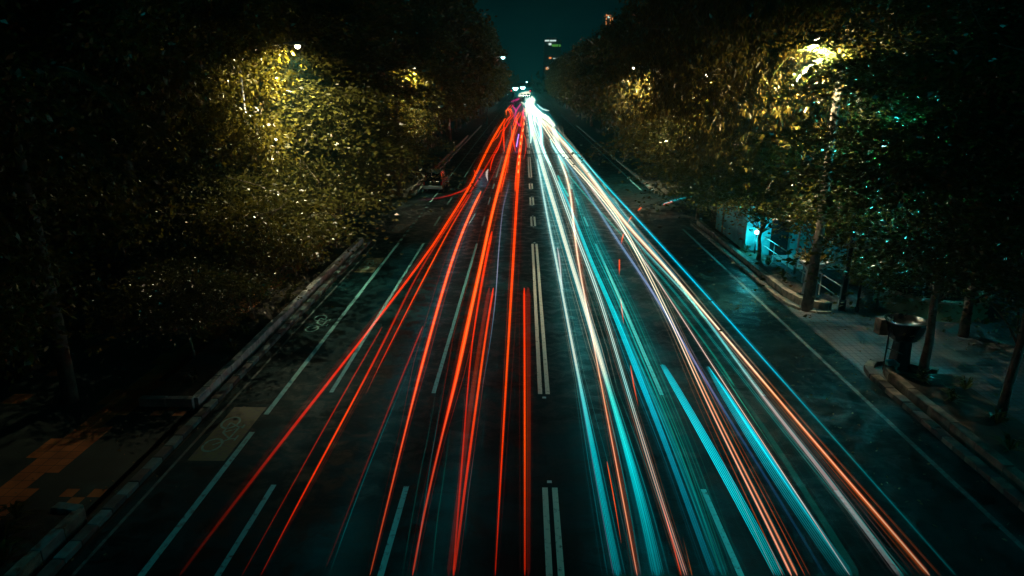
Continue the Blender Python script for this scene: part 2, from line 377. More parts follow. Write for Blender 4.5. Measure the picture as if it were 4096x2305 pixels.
# road studs
stud0 = None
for a, b in DASH[:11]:
    for yy in (a - .25, b + .25):
        if yy < 10: continue
        for x in (.68,):
            if stud0 is None:
                mb = MB(); mb.add([(-.06, -.05, 0), (.06, -.05, 0), (.06, .05, 0), (-.06, .05, 0), (-.04, -.025, .022), (.04, -.025, .022), (.04, .025, .022), (-.04, .025, .022)], [(4, 5, 6, 7), (0, 1, 5, 4), (1, 2, 6, 5), (2, 3, 7, 6), (3, 0, 4, 7)])
                stud0 = mb.build('road_stud', MA['stud']); s_ = stud0
            else: s_ = stud0.copy(); SC.collection.objects.link(s_)
            s_.location = (x, yy, .001)
            tag(s_, 'small square road stud at an end of a double centre line dash', 'road stud', 'road studs between the centre line dashes')

# ================================================================== TREES
def leaf_mesh(name, centers, dirs, size, aspect, droop, matl, jitter=.25):
    """centers (n,3); long axis dirs (n,3); builds folded leaf quads"""
    n = len(centers)
    d = dirs / (np.linalg.norm(dirs, axis=1, keepdims=True) + 1e-9)
    a = rng.normal(size=(n, 3)); u = np.cross(d, a); u /= (np.linalg.norm(u, axis=1, keepdims=True) + 1e-9)
    L = size * (1 + jitter * rng.normal(size=(n, 1))).clip(.4, 1.9); W = L * aspect
    p0 = centers; p2 = centers + d * L; mid = centers + d * L * .45
    nn = np.cross(u, d) * W * .25
    v = np.stack([p0, mid + u * W / 2 + nn, p2, mid - u * W / 2 + nn], axis=1).reshape(-1, 3)
    me = bpy.data.meshes.new(name); me.vertices.add(4 * n); me.vertices.foreach_set('co', v.astype(np.float32).ravel())
    me.loops.add(4 * n); me.loops.foreach_set('vertex_index', np.arange(4 * n, dtype=np.int32))
    me.polygons.add(n); me.polygons.foreach_set('loop_start', np.arange(0, 4 * n, 4, dtype=np.int32))
    me.update(calc_edges=True); me.materials.append(matl)
    return me
def make_crown(kind, rx, zlo, zhi, nclump, nleaf, size, seed, cs=1.0):
    r = np.random.default_rng(seed)
    zc = (zlo + zhi) / 2; rz = (zhi - zlo) / 2
    C = []
    while len(C) < nclump:
        p = r.uniform(-1, 1, 3); q = np.linalg.norm(p)
        if q > 1 or q < .35 and r.random() < .8: continue
        lob = 1 + .22 * math.sin(3 * math.atan2(p[1], p[0]) + seed) + .15 * math.sin(5 * p[2] + seed)
        tp = 1.0 - .25 * max(0, p[2])
        C.append((p[0] * rx * lob * tp, p[1] * rx * lob * tp, zc + p[2] * rz))
    C = np.array(C); cen = []; dr = []
    for c in C:
        k = int(nleaf * r.uniform(.5, 1.5)); s = cs * r.uniform(.6, 1.25)
        if kind == 'fine':      # flat sprays
            off = r.normal(size=(k, 3)) * np.array([1.15, 1.15, .16]) * s
            off[:, 2] -= .12 * np.linalg.norm(off[:, :2], axis=1) ** 1.3
            d = off * np.array([1, 1, .2]) + r.normal(size=(k, 3)) * .45
        elif kind == 'droop':
            g = max(1, k // 7); gc = r.normal(size=(g, 3)) * np.array([.95, .95, .7]) * s
            off = np.repeat(gc, 7, axis=0); k = len(off)
            d = r.normal(size=(k, 3)) * np.array([.42, .42, .12]) + np.array([0, 0, -1.0])
            off = off + r.normal(size=(k, 3)) * .05
        else:
            off = r.normal(size=(k, 3)) * np.array([.8, .8, .5]) * s
            d = r.normal(size=(k, 3)) + np.array([0, 0, -.5]) + off * .5
        cen.append(c + off); dr.append(d)
    cen = np.concatenate(cen); dr = np.concatenate(dr)
    asp = {'fine': .5, 'droop': .27, 'broad': .5}[kind]
    ml = {'fine': MA['leafC'], 'droop': MA['leafB'], 'broad': MA['leafA']}[kind]
    return leaf_mesh('crown', cen, dr, size, asp, 0, ml), C
def make_trunk(C, zlo, zhi, r0, seed, n=26, lean=(0, 0)):
    r = random.Random(seed); mb = MB()
    top = zlo + (zhi - zlo) * .62
    tp = [(lean[0] * t + r.uniform(-.08, .08) * (t > 0), lean[1] * t + r.uniform(-.08, .08) * (t > 0), top * t) for t in (0, .15, .3, .5, .7, .85, 1)]
    mb.tube(tp, [r0 * 1.35, r0, r0 * .9, r0 * .75, r0 * .55, r0 * .35, r0 * .15], 9)
    idx = r.sample(range(len(C)), min(n, len(C)))
    for i in idx:
        c = Vector(C[i]); zb = min(max(c.z - 1.2 - r.random() * 2.5, zlo * .75), top * .95); t = zb / top
        b = Vector((lean[0] * t, lean[1] * t, zb)); m = b.lerp(c, .5) + Vector((r.uniform(-.4, .4), r.uniform(-.4, .4), r.uniform(.1, .7)))
        rr = r0 * .38 * (1 - t * .5)
        mb.tube([b, b.lerp(m, .5) + Vector((0, 0, .1)), m, m.lerp(c, .6), c], [rr, rr * .8, rr * .55, rr * .35, rr * .12], 6)
    for i in range(len(C)):          # bare twigs that poke out of the clumps
        if r.random() < .75:
            c = Vector(C[i]); d = Vector((r.gauss(0, 1), r.gauss(0, 1), r.gauss(0, .45))).normalized(); L = r.uniform(1.0, 2.4); o1 = Vector((r.gauss(0, .2), r.gauss(0, .2), r.gauss(0, .2)))
            mb.tube([c, c + d * L * .5 + o1, c + d * L + o1 * 1.5], [.028, .02, .008], 4)
    me_o = mb.build('trunk', MA['bark'], smooth=True)
    return me_o
PROTO = {}
def proto(key, kind, rx, zlo, zhi, nclump, nleaf, size, seed, r0=.22, cs=1.0, lean=(0, 0)):
    if not key.startswith('far'): nleaf, size = int(nleaf * 1.5), size * .76
    me, C = make_crown(kind, rx, zlo, zhi, nclump, nleaf, size, seed, cs)
    t = make_trunk(C, zlo, zhi, r0, seed, lean=lean); tm = t.data; bpy.data.objects.remove(t)
    PROTO[key] = (me, tm)
proto('bigA', 'broad', 4.6, 2.2, 19.5, 130, 330, .27, 1, .22)
proto('bigB', 'broad', 4.9, 1.9, 18.0, 125, 320, .30, 2, .2)
proto('bigC', 'fine', 4.9, 2.4, 17.5, 95, 430, .27, 3, .2, cs=1.3)
proto('bigD', 'fine', 5.0, 2.2, 18.5, 90, 440, .30, 13, .2, cs=1.45)
proto('dropA', 'droop', 4.7, 2.8, 18.0, 140, 300, .36, 4, .2)
proto('dropB', 'droop', 4.9, 3.0, 17.0, 135, 290, .34, 5, .19)
proto('fineA', 'fine', 4.4, 3.6, 13.0, 60, 480, .2, 6, .125, cs=1.3)
proto('lowF', 'fine', 2.9, 2.0, 5.6, 24, 430, .21, 21, .085, cs=1.05)
proto('low', 'broad', 2.3, 1.6, 5.6, 40, 230, .2, 8, .09, cs=.7)
proto('farA', 'broad', 5.0, 2.5, 18.0, 110, 70, .62, 9, .25)
proto('farB', 'broad', 5.4, 3.0, 20.5, 120, 70, .62, 10, .25)
def tree(key, x, y, label, group=None, s=1.0, rz=None, name='broadleaf_tree', sz=None):
    me, tm = PROTO[key]
    e = empty(name, (x, y, 0.0), label, 'tree', group, rz if rz is not None else random.uniform(0, 6.28))
    e.scale = (s, s, sz or s)
    for nm, m in (('crown', me), ('trunk', tm)):
        o = bpy.data.objects.new(nm, m); SC.collection.objects.link(o); o.parent = e
    return e
GL = 'trees lining the left side of the road'; GR = 'trees lining the right side of the road'
left = [('bigB', -17.5, 14.5, .92, 'dark bushy tree at the left edge of the picture over the orange tiled pavement'),
        ('bigB', -16.8, 20.6, .95, 'dim tree standing behind the corner of the left planter wall'),
        ('bigA', -15.2, 28.6, 1.0, 'broadleaf tree glowing olive gold round the bright street lamp on the left'),
        ('bigC', -12.2, 36.6, 1.0, 'tree on the left with flat gold sprays reaching to the side street'),
        ('bigD', -13.3, 42.0, .98, 'lit leafy tree over the side street short of the parked dark car'),
        ('bigD', -15.3, 50.5, .98, 'leafy tree standing just left of the parked dark car'),
        ('bigB', -13.4, 62.0, 1.0, 'tree round the second bright street lamp on the left'),
        ('bigC', -12.2, 70.0, 1.05, 'dark tree beyond the second street lamp on the left')]
for kx, x, y, s, lb in left: tree(kx, x, y, lb, GL, s)
FL = 'tall black tree far down the left side of the road'
y = 80
while y < 330:
    tree(random.choice(['farA', 'farB']), -13.0 + random.uniform(-.8, .8), y, FL, 'black trees far down the left side', 1.0 + (.22 if 90 < y < 230 else -.08)); y += 9 + y * .015
right = [('fineA', 13.25, 20.4, 1.0, 'slim trunked tree standing behind the black pot column on the right', 0.3),
         ('fineA', 13.7, 17.3, .95, 'slim tree nearest to the right edge with its trunk over the plaza', 2.2),
         ('fineA', 17.2, 24.5, 1.15, 'fine leaved tree with teal glints above the round pond', 4.0),
         ('bigC', 19.5, 19.0, .95, 'dark tree on the plaza at the upper right corner', 1.0),
         ('dropA', 16.2, 31.4, 1.05, 'drooping leaved tree hiding the bright street lamp on the right', 2.0),
         ('dropB', 13.4, 37.6, 1.05, 'drooping leaved tree over the pale fence and the lit courtyard', 3.0),
         ('dropA', 13.3, 45.8, 1.02, 'drooping leaved tree at the mouth of the right side street', 5.0),
         ('dropB', 13.6, 55.5, 1.05, 'drooping tree just short of the second lamp on the right', .4),
         ('dropA', 13.8, 66.0, 1.05, 'gold lit drooping tree round the second lamp on the right', 1.4)]
for kx, x, y, s, lb, rz in right: tree(kx, x, y, lb, GR, s, rz)
FR = 'tall black tree far down the right side of the road'
y = 76
while y < 330:
    tree(random.choice(['farA', 'farB']), 15.5 + random.uniform(-.8, .8), y, FR, 'black trees far down the right side', .92); y += 9 + y * .015
for side, lb, gr in ((-1, 'dark background tree standing behind the left roadside row', 'background trees behind the left row'), (1, 'dark background tree standing behind the right roadside row', 'background trees behind the right row')):
    for row, dx in enumerate((0, 8.5, 18)):
        y = 17 + row * 3 if side < 0 else 30 + row * 4
        while y < 130:
            x = side * (21 + dx + random.uniform(-1, 1))
            if not (side > 0 and y < 48 and row == 0 and 38 < y): tree(random.choice(['farA', 'farB']), x, y, lb, gr, random.uniform(1.0, 1.25))
            y += 8.5 + row * 2
GS = 'small layered trees in the planters'
for (x, y, s_, lb, rz) in ((-11.6, 39.4, 1.25, 'small tree whose flat low sprays reach over the road just before the side street', .3), (-12.2, 33.2, 1.1, 'small layered tree over the middle of the left planter wall', 2.1), (-12.4, 27.0, 1.1, 'small layered tree in the left planter nearest below the bright left lamp', 4.0), (-11.6, 21.4, .66, 'small thin trunked tree in the left planter close to its corner', 1.2), (-13.2, 47.0, 1.3, 'small layered tree at the back of the left side street', 5.0),
        (12.7, 41.6, 1.25, 'small layered tree beyond the cyan lit wall on the right', 1.7), (12.5, 47.3, 1.35, 'small layered tree at the mouth of the right side street', 3.3), (12.8, 35.2, 1.15, 'small layered tree in front of the cyan lit wall', 0.0)):
    tree('lowF', x, y, lb, GS, s_, rz, name='small_tree')
# low shrubs in planters
for (x, y, s, lb) in ((-11.0, 25.2, .9, 'round yellow green bush in the left planter'), (-11.2, 31.0, .8, 'small leafy bush half way along the left planter'), (15.6, 27.9, .62, 'low bush with pale glints beside the pale pot column')):
    tree('low', x, y, lb, 'low bushes in the planters', s, name='bush')
tree('low', 14.2, 31.6, 'lower leafy tree over the pale fence nearest to the pot column', None, 1.25, 0.9)
tree('low', -15.8, 16.8, 'dark leafy bush below the palm near the left edge', None, 1.2, 1.5, name='bush')
tree('low', -14.6, 11.6, 'dark leafy bush at the bottom left edge of the picture', None, 1.25, 0.5, name='bush')
# far wood that reads as one mass at the end of the road
me, C = make_crown('broad', 1, 0, 1, 10, 10, .5, 20)
cen = []; 
for i in range(5200):
    x = rng.uniform(-260, 260); 
    if abs(x) < 5: x = 9 * np.sign(x)
    cen.append((x, rng.uniform(520, 560), abs(rng.normal()) * 4 + min(11, abs(x) * .13 + 1.5) * rng.uniform(.1, 1)))
cen = np.array(cen); me = leaf_mesh('far_wood', cen, rng.normal(size=cen.shape), 5.0, .7, 0, MA['leafA'])
o = bpy.data.objects.new('far_wood', me); SC.collection.objects.link(o); tag(o, 'black line of far trees along the horizon at the end of the road', 'woodland', kind='stuff')

# palms ---------------------------------------------------------------
def frond_mesh(L, seed, up=.6, leaf=.55):
    r = np.random.default_rng(seed); n = 60; ts = np.linspace(.08, 1, n)
    sp = np.stack([L * ts * .92, np.zeros(n), L * (up * ts - 1.15 * ts ** 2.2)], 1)
    mb = MB(); mb.tube([tuple(p) for p in sp[::6]] + [tuple(sp[-1])], list(np.linspace(.03, .006, len(sp[::6]) + 1)), 5)
    vs = []; fs = []
    for i, p in enumerate(sp):
        for s in (-1, 1):
            ll = leaf * math.sin(math.pi * min(1, .12 + .86 * ts[i])) ** .6 * r.uniform(.85, 1.1); d = Vector((.45, s * .8, -.55 + r.uniform(-.15, .15))).normalized()
            q = Vector(p); u = Vector((1, 0, 0)) * .02
            vs = [q - u, q + d * ll * .5 + u * 1.1, q + d * ll, q + d * ll * .5 - u * 1.1]
            mb.add(vs, [(0, 1, 2, 3)])
    return mb
def palm(x, y, h, L, label, n=16, seed=0, rz=0):
    e = empty('palm_tree', (x, y, 0), label, 'palm tree', None, rz); mb = MB()
    mb.tube([(0, 0, 0), (.1, 0, h * .35), (.05, .05, h * .7), (0, 0, h)], [.24, .18, .16, .13], 10); mb.build('trunk', MA['bark'], e, smooth=True)
    for i in range(n):
        m = frond_mesh(L, seed + i % 4, up=[1.0, .55, .15][i % 3], leaf=.16 * L); f = m.build('frond', MA['palm'], e)
        f.location = (0, 0, h - .05 * (i % 3)); f.rotation_euler = (0, 0, i * 2.4)
palm(-13.9, 18.2, 9.0, 3.6, 'dark palm with long hanging fronds near the left edge', seed=1)
palm(-14.6, 24.4, 8.4, 2.9, 'palm with teal glinting fronds left of the left street lamp', seed=5)
palm(-10.6, 56.5, 9.6, 2.4, 'palm with fronds lit beside the second left lamp', seed=9)
palm(12.3, 27.4, 10.2, 2.6, 'palm with lit hanging fronds under the right street lamp', seed=13)

# small spiky plants along the planters ---------------------------------
def spiky(seed):
    r = random.Random(seed); mb = MB()
    for i in range(26):
        a = r.uniform(0, 6.28); L = r.uniform(.25, .5); ph = r.uniform(.3, 1.3); w_ = .028
        d = Vector((math.cos(a), math.sin(a), 0)); u = Vector((-d.y, d.x, 0)) * w_
        m = d * L * .5 * math.cos(ph) + Vector((0, 0, L * .75 * math.sin(ph))); t = d * L * math.cos(ph) * 1.2 + Vector((0, 0, L * .8 * math.sin(ph)))
        mb.add([(0, 0, 0), m + u, t, m - u], [(0, 1, 2, 3)])
    return mb
sp0 = None
spots = [(-10.6, 19.4), (-10.4, 21.9), (-10.5, 23.4), (-10.3, 27.4), (-10.6, 29.2), (-10.4, 33.5), (-10.6, 36.8), (-10.9, 11.6), (-11.2, 12.3), (-10.4, 10.9), (12.9, 19.8), (13.0, 18.4), (13.4, 17.0), (12.8, 15.6), (12.8, 31.6), (12.9, 33.9), (12.7, 37), (13.5, 14.6), (13.9, 19.2)]
PP = [spiky(i).build('spiky_plant', MA['leafC']) for i in range(3)]
for i, (x, y) in enumerate(spots):
    if i < 3: o = PP[i]
    else: o = PP[i % 3].copy(); SC.collection.objects.link(o)
    o.location = (x, y, .29 if x < 0 else .25); o.scale = (1.3,) * 3; o.rotation_euler.z = i * 1.3
    lb = 'low spiky leaved plant in the left planter soil' if x < 0 else ('low spiky plant in the soil near the black pot column' if y < 21 else 'low spiky plant in the soil under the pale fence')
    lb = {0: 'low spiky plant closest to the corner of the left planter', 7: 'spiky plant on the right side of the near left planter', 8: 'spiky plant at the back of the near left planter', 9: 'spiky plant lowest in the bottom left corner', 10: 'low spiky plant right at the foot of the black pot column', 17: 'spiky plant nearest to the right edge of the picture'}.get(i, lb)
    tag(o, lb, 'plant', 'spiky plants in the planter soil')

N = 1500
fx = np.concatenate([rng.uniform(11.9, 24, N // 2), rng.uniform(-14, -8.5, N // 4), rng.uniform(8.8, 11.6, N - N // 2 - N // 4)]); fy = rng.uniform(9, 42, N)
fz = np.where(fx > 11.6, .045, np.where(fx < -9.4, .15, .012)); cen = np.stack([fx, fy, fz], 1); dd = rng.normal(size=(N, 3)) * np.array([1, 1, .08])
o = bpy.data.objects.new('fallen_leaves', leaf_mesh('fallen_leaves', cen, dd, .085, .5, 0, MA['litter'])); SC.collection.objects.link(o)
tag(o, 'dry leaves scattered over the pavements and gutters', 'leaf litter', kind='stuff')

# ================================================================== STREET LAMPS
def lamp(px, py, Y, side, label, power, warm=True, head=.12, arm=2.6, group='street lamps along the road', light=True, aim=(.72, .12, -.9)):
    p = atY(px, py, Y); col = (1, .88, .55) if warm else (.35, .95, 1.0)
    bx = p.x + side * arm
    e = empty('street_lamp', (bx, p.y, 0), label, 'street lamp', group)
    h = p.z
    mb = MB(); mb.tube([(0, 0, 0), (0, 0, h * .5), (0, 0, h - .9)], [.11, .085, .06], 10); mb.tube([(0, 0, 0), (0, 0, .5)], [.16, .15], 10); mb.build('pole', MA['dark'], e, smooth=True)
    mb = MB(); mb.tube([(0, 0, h - .95), (-side * .25, 0, h - .35), (-side * arm * .6, 0, h + .05), (-side * (arm - .3), 0, h + .14)], [.055, .05, .04, .035], 8); mb.build('arm', MA['metal'], e, smooth=True)
    hd = MB(); hx = -side * arm
    hd.add([(hx - .36, -.14, .04 + h), (hx + .36, -.14, .04 + h), (hx + .36, .14, .04 + h), (hx - .36, .14, .04 + h), (hx - .28, -.1, .2 + h), (hx + .3, -.08, .2 + h), (hx + .3, .08, .2 + h), (hx - .28, .1, .2 + h)],
           [(3, 2, 1, 0), (4, 5, 6, 7), (0, 1, 5, 4), (1, 2, 6, 5), (2, 3, 7, 6), (3, 0, 4, 7)])
    ho = hd.build('lamp_head', MA['metal'], e)
    g = MB(); g.lathe([(0.001, -head), (head * .6, -head * .8), (head, -.3 * head), (head, .1 * head), (head * .8, .04)], 16, (hx, 0, h + .0)); g.build('lamp_glass', MA['lamp'] if warm else MA['lampc'], ho, smooth=True)
    if light:
        ld = bpy.data.lights.new('lamp_light', 'SPOT'); ld.energy = power; ld.color = col; ld.shadow_soft_size = .12; ld.spot_size = R(168); ld.spot_blend = 1.0
        lo = bpy.data.objects.new('lamp_light', ld); SC.collection.objects.link(lo); lo.parent = ho; lo.location = (hx, 0, h - head - .12); lo.rotation_euler = Vector((side * aim[0], aim[1], aim[2])).to_track_quat('-Z', 'Y').to_euler()
    return e
lamp(1190, 185, 30, -1, 'street lamp blazing through the leaves of the left roadside tree', 7200, aim=(.45, .2, -.9))
lamp(1655, 272, 60, -1, 'second street lamp down the left side, glaring between palm fronds', 8000, aim=(.5, .2, -.9))
lamp(3265, 150, 27.5, 1, 'street lamp glaring behind leaves high on the right', 18000, aim=(.35, .35, -.9))
lamp(2830, 300, 44, 1, 'street lamp hidden behind leaves in the middle of the right trees', 8500, aim=(.4, .1, -.9))
lamp(2535, 272, 62, 1, 'second street lamp down the right side at the edge of the dark trees', 8000, aim=(.4, .1, -1))
lamp(2012, 229, 150, -1, 'high lone street lamp against the sky on the left of the road gap', 300, False, head=.42, arm=3.5)
lamp(1850, 292, 95, -1, 'small dim street lamp deep among the left trees', 400, head=.1)
lamp(2062, 352, 250, -1, 'left one of two white lamps over the far junction', 900, False, head=.95, arm=3)
lamp(2091, 349, 262, -1, 'right one of two white lamps over the far junction', 900, False, head=.9, arm=3)
lamp(2107, 328, 300, 1, 'small cyan lamp standing highest beyond the far junction', 200, False, head=.32, arm=3)
# unseen plaza lamps on the right (cool white), added for teal light and glints
def post_lamp(x, y, h, label, power, head=.16, name='unseen_plaza_lamp'):
    e = empty(name, (x, y, 0), label, 'lamp'); mb = MB(); mb.tube([(0, 0, 0), (0, 0, h)], [.06, .045], 10); mb.tube([(0, 0, 0), (0, 0, .25)], [.12, .1], 10); mb.build('pole', MA['dark'], e, smooth=True)
    g = MB(); g.lathe([(.001, -head), (head * .8, -head * .6), (head, 0), (head * .8, head * .6), (.001, head)], 16, (0, 0, h + head)); g.build('globe', MA['lampc'], e, smooth=True)
    ld = bpy.data.lights.new('lamp_light', 'POINT'); ld.energy = power; ld.color = (.03, .9, 1.0); ld.shadow_soft_size = .15
    lo = bpy.data.objects.new('lamp_light', ld); SC.collection.objects.link(lo); lo.parent = e; lo.location = (0, -.3, h - .2)
post_lamp(20.5, 17.0, 3.3, 'unseen cool white globe lamp on a black post beside the plaza', 260)
post_lamp(20.3, 33.0, 8.6, 'added cool white globe lamp on a black post, for teal glints in the plaza trees', 4500)
post_lamp(14.4, 27.3, 7.0, 'added cool white globe lamp for teal glints in the leaves above the pot column', 900, head=.1)
pc = at(3047, 945, 1.6)
post_lamp(pc.x + .25, pc.y + 1.5, 1.35, 'bright cyan courtyard lamp shining between trunks on the right', 170, head=.13, name='courtyard_lamp')

# ================================================================== COURTYARD BUILDING, FENCE, STRING LIGHTS
by = pc.y + 2.2
e = empty('courtyard_building', (pc.x + 2.5, by + 3, 0), 'low pale building with a cyan lit wall seen between the right trees', 'building')
def wallbox(x0, x1, y0, y1, z0, z1, nm, m, par=e):
    mb = MB(); mb.box(x0, x1, y0, y1, z0, z1); return mb.build(nm, m, par, bevel=.01)
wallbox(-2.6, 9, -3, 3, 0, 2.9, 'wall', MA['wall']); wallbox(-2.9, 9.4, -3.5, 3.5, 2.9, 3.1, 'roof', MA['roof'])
for x in (2.2, 5.2):
    wallbox(x - .06, x + 1.66, -3.05, -3.0, 1.0, 2.5, 'window_frame', MA['dark']); wallbox(x, x + 1.6, -3.09, -3.05, 1.06, 2.44, 'window', MA['glass'])
wallbox(-1.2, -.2, -3.06, -3.0, 0, 2.3, 'door', MA['dark'])
mb = MB(); mb.rect(14.2, 24, 34, by, .02); tag(mb.build('courtyard_floor', MA['conc']), kind='structure')
# pale rail fence behind right planter
e = empty('rail_fence', (13.75, 27.6, 0), 'thin pale rail fence on posts behind the right planter', 'fence')
for i in range(9):
    mb = MB(); mb.tube([(0, i * 2.0, 0), (0, i * 2.0, 1.08)], [.035, .03], 8); mb.build('post', MA['conc'], e)
for zz in (1.05, .55):
    mb = MB(); mb.tube([(0, 0, zz), (0, 16, zz)], [.026, .026], 8); mb.build('rail', MA['conc'], e)
# tall thin posts
for (px, py, hh, lb) in ((3178, 1095, 5.2, 'tall thin pale post beside the pot column at the end of the fence'), (3115, 1010, 4.0, 'thin pole standing mid way along the pale fence'), (3020, 930, 4.2, 'thin pole in front of the cyan lit wall')):
    p = at(px, py); mb = MB(); mb.tube([(0, 0, 0), (0, 0, hh)], [.06, .045], 8); mb.tube([(0, 0, hh), (0, 0, hh + .05)], [.07, .07], 8); o = mb.build('thin_post', MA['conc'], smooth=True); o.location = p; tag(o, lb, 'post', 'thin posts near the pale fence')
# string lights
pS = atY(3065, 850, 44); e = empty('string_lights', (pS.x, pS.y, 0), 'hanging strand of glowing cyan bulbs among the right trees', 'string lights')
mb = MB(); mb.tube([(0, 0, 3.0), (0, 0, 7.2)], [.01, .01], 5); mb.tube([(0, 0, 7.2), (.4, 0, 7.1), (1.1, 0, 6.2)], [.01, .01, .01], 5); mb.build('cable', MA['black'], e)
zs = atY(3065, 775, 44).z; zl = pS.z
for i, (dx, t, r_) in enumerate(((0, 0, .17), (.02, .3, .12), (.0, .45, .13), (.04, .62, .11), (0.0, .8, .13), (.03, 1, .14), (.35, .95, .11), (.36, .82, .05), (.62, .6, .05), (.95, .6, .08))):
    mb = MB(); mb.lathe([(.001, -r_), (r_ * .7, -r_ * .7), (r_, 0), (r_ * .7, r_ * .7), (.001, r_)], 12, (dx, 0, zl + (zs - zl) * t)); mb.build('bulb', MA['cyan_e'], e, smooth=True)

# pot columns ----------------------------------------------------------
def pot_column(x, y, h, w0, m_col, m_pot, rp, label, plant=True, rz=0):
    e = empty('pot_column', (x, y, .1), label, 'plant pot', 'flower pots on columns', rz)
    mb = MB(); a, b = w0 / 2, w0 / 2 * .78
    mb.add([(-a, -a, 0), (a, -a, 0), (a, a, 0), (-a, a, 0), (-b, -b, h), (b, -b, h), (b, b, h), (-b, b, h)], [(3, 2, 1, 0), (4, 5, 6, 7), (0, 1, 5, 4), (1, 2, 6, 5), (2, 3, 7, 6), (3, 0, 4, 7)])
    mb.box(-w0 * .56, w0 * .56, -w0 * .56, w0 * .56, -.0, .12); mb.box(-w0 * .52, w0 * .52, -w0 * .52, w0 * .52, h, h + .1); mb.build('column', m_col, e, bevel=.012)
    mb = MB(); z = h + .1
    if m_pot is MA['pot']: z -= .3; mb.lathe([(rp * .5, z - .05), (rp * .72, z + .05), (rp * .9, z + .3), (rp * .98, z + .5), (rp * 1.08, z + .62), (rp * 1.1, z + .7), (rp * .96, z + .7), (rp * .88, z + .55), (.001, z + .45)], 28)
    else: mb.lathe([(rp * .45, z), (rp * .6, z + .1), (rp * .95, z + .3), (rp * 1.08, z + .38), (rp * 1.08, z + .43), (rp * .93, z + .43), (rp * .85, z + .34), (.001, z + .3)], 28)
    mb.build('bowl', m_pot, e, smooth=True)
    if plant:
        cen = rng.normal(size=(420, 3)) * np.array([rp * .5, rp * .5, .16]) + np.array([0, 0, z + .5]); me = leaf_mesh('plant', cen, cen - np.array([0, 0, z + .2]), .2, .28, 0, MA['leafB'])
        o = bpy.data.objects.new('plant', me); SC.collection.objects.link(o); o.parent = e
    return e
p = at(3232, 1212); pot_column(p.x, p.y, 1.35, .52, MA['conc'], MA['conc'], .55, 'pale square column carrying a shallow flower bowl on the curved right planter')
p = at(3590, 1480); e = pot_column(p.x, p.y, 1.25, .5, MA['pot'], MA['pot'], .62, 'black glossy round pot on a dark column by the slim trunk', plant=False)
mb = MB(); mb.box(-.82, -.42, .05, .45, 1.15, 1.72); mb.build('junction_box', MA['kerb'], e, bevel=.02)
mb = MB(); mb.tube([(-.62, -.2, 0), (-.6, -.15, 1.5)], [.025, .025], 6); mb.tube([(-.62, -.2, .8), (-.1, -.3, .6)], [.015, .015], 6); mb.build('pipe', MA['dark'], e)
# white litter tray beside it
p = at(3562, 1462, .3); mb = MB(); mb.add([(-.13, -.1, 0), (.13, -.1, 0), (.13, .1, 0), (-.13, .1, 0), (-.17, -.13, .16), (.17, -.13, .16), (.17, .13, .16), (-.17, .13, .16)], [(3, 2, 1, 0), (0, 1, 5, 4), (1, 2, 6, 5), (2, 3, 7, 6), (3, 0, 4, 7)]); o = mb.build('white_container', MA['wall']); o.location = p; tag(o, 'small white open container left beside the black pot column', 'container')
# round pond
pc2 = Vector((18.0, 28.2, 0)); e = empty('round_pond', pc2, 'round low walled pond on the right plaza', 'pond'); r_ = 2.15
mb = MB(); mb.lathe([(r_ + .05, 0), (r_, .08), (r_, .78)], 48); mb.lathe([(r_ - .25, .78), (r_ - .25, .3)], 48); mb.build('wall', MA['pond'], e, smooth=True)
mb = MB(); mb.lathe([(r_ + .04, .78), (r_ + .04, .85), (r_ - .28, .85), (r_ - .28, .78)], 48); mb.build('rim', MA['pondrim'], e)
mb = MB(); mb.add([((r_ - .25) * math.cos(t * math.pi / 24), (r_ - .25) * math.sin(t * math.pi / 24), .62) for t in range(48)], [tuple(range(48))]); mb.build('water', MA['water'], e)
mb = MB(); mb.tube([(-.35, 0, .5), (-.35, 0, 1.75)], [.045, .04], 8); mb.tube([(-.35, 0, 1.75), (-.35, 0, 1.8)], [.08, .08], 8); mb.build('spout_pipe', MA['conc'], e)

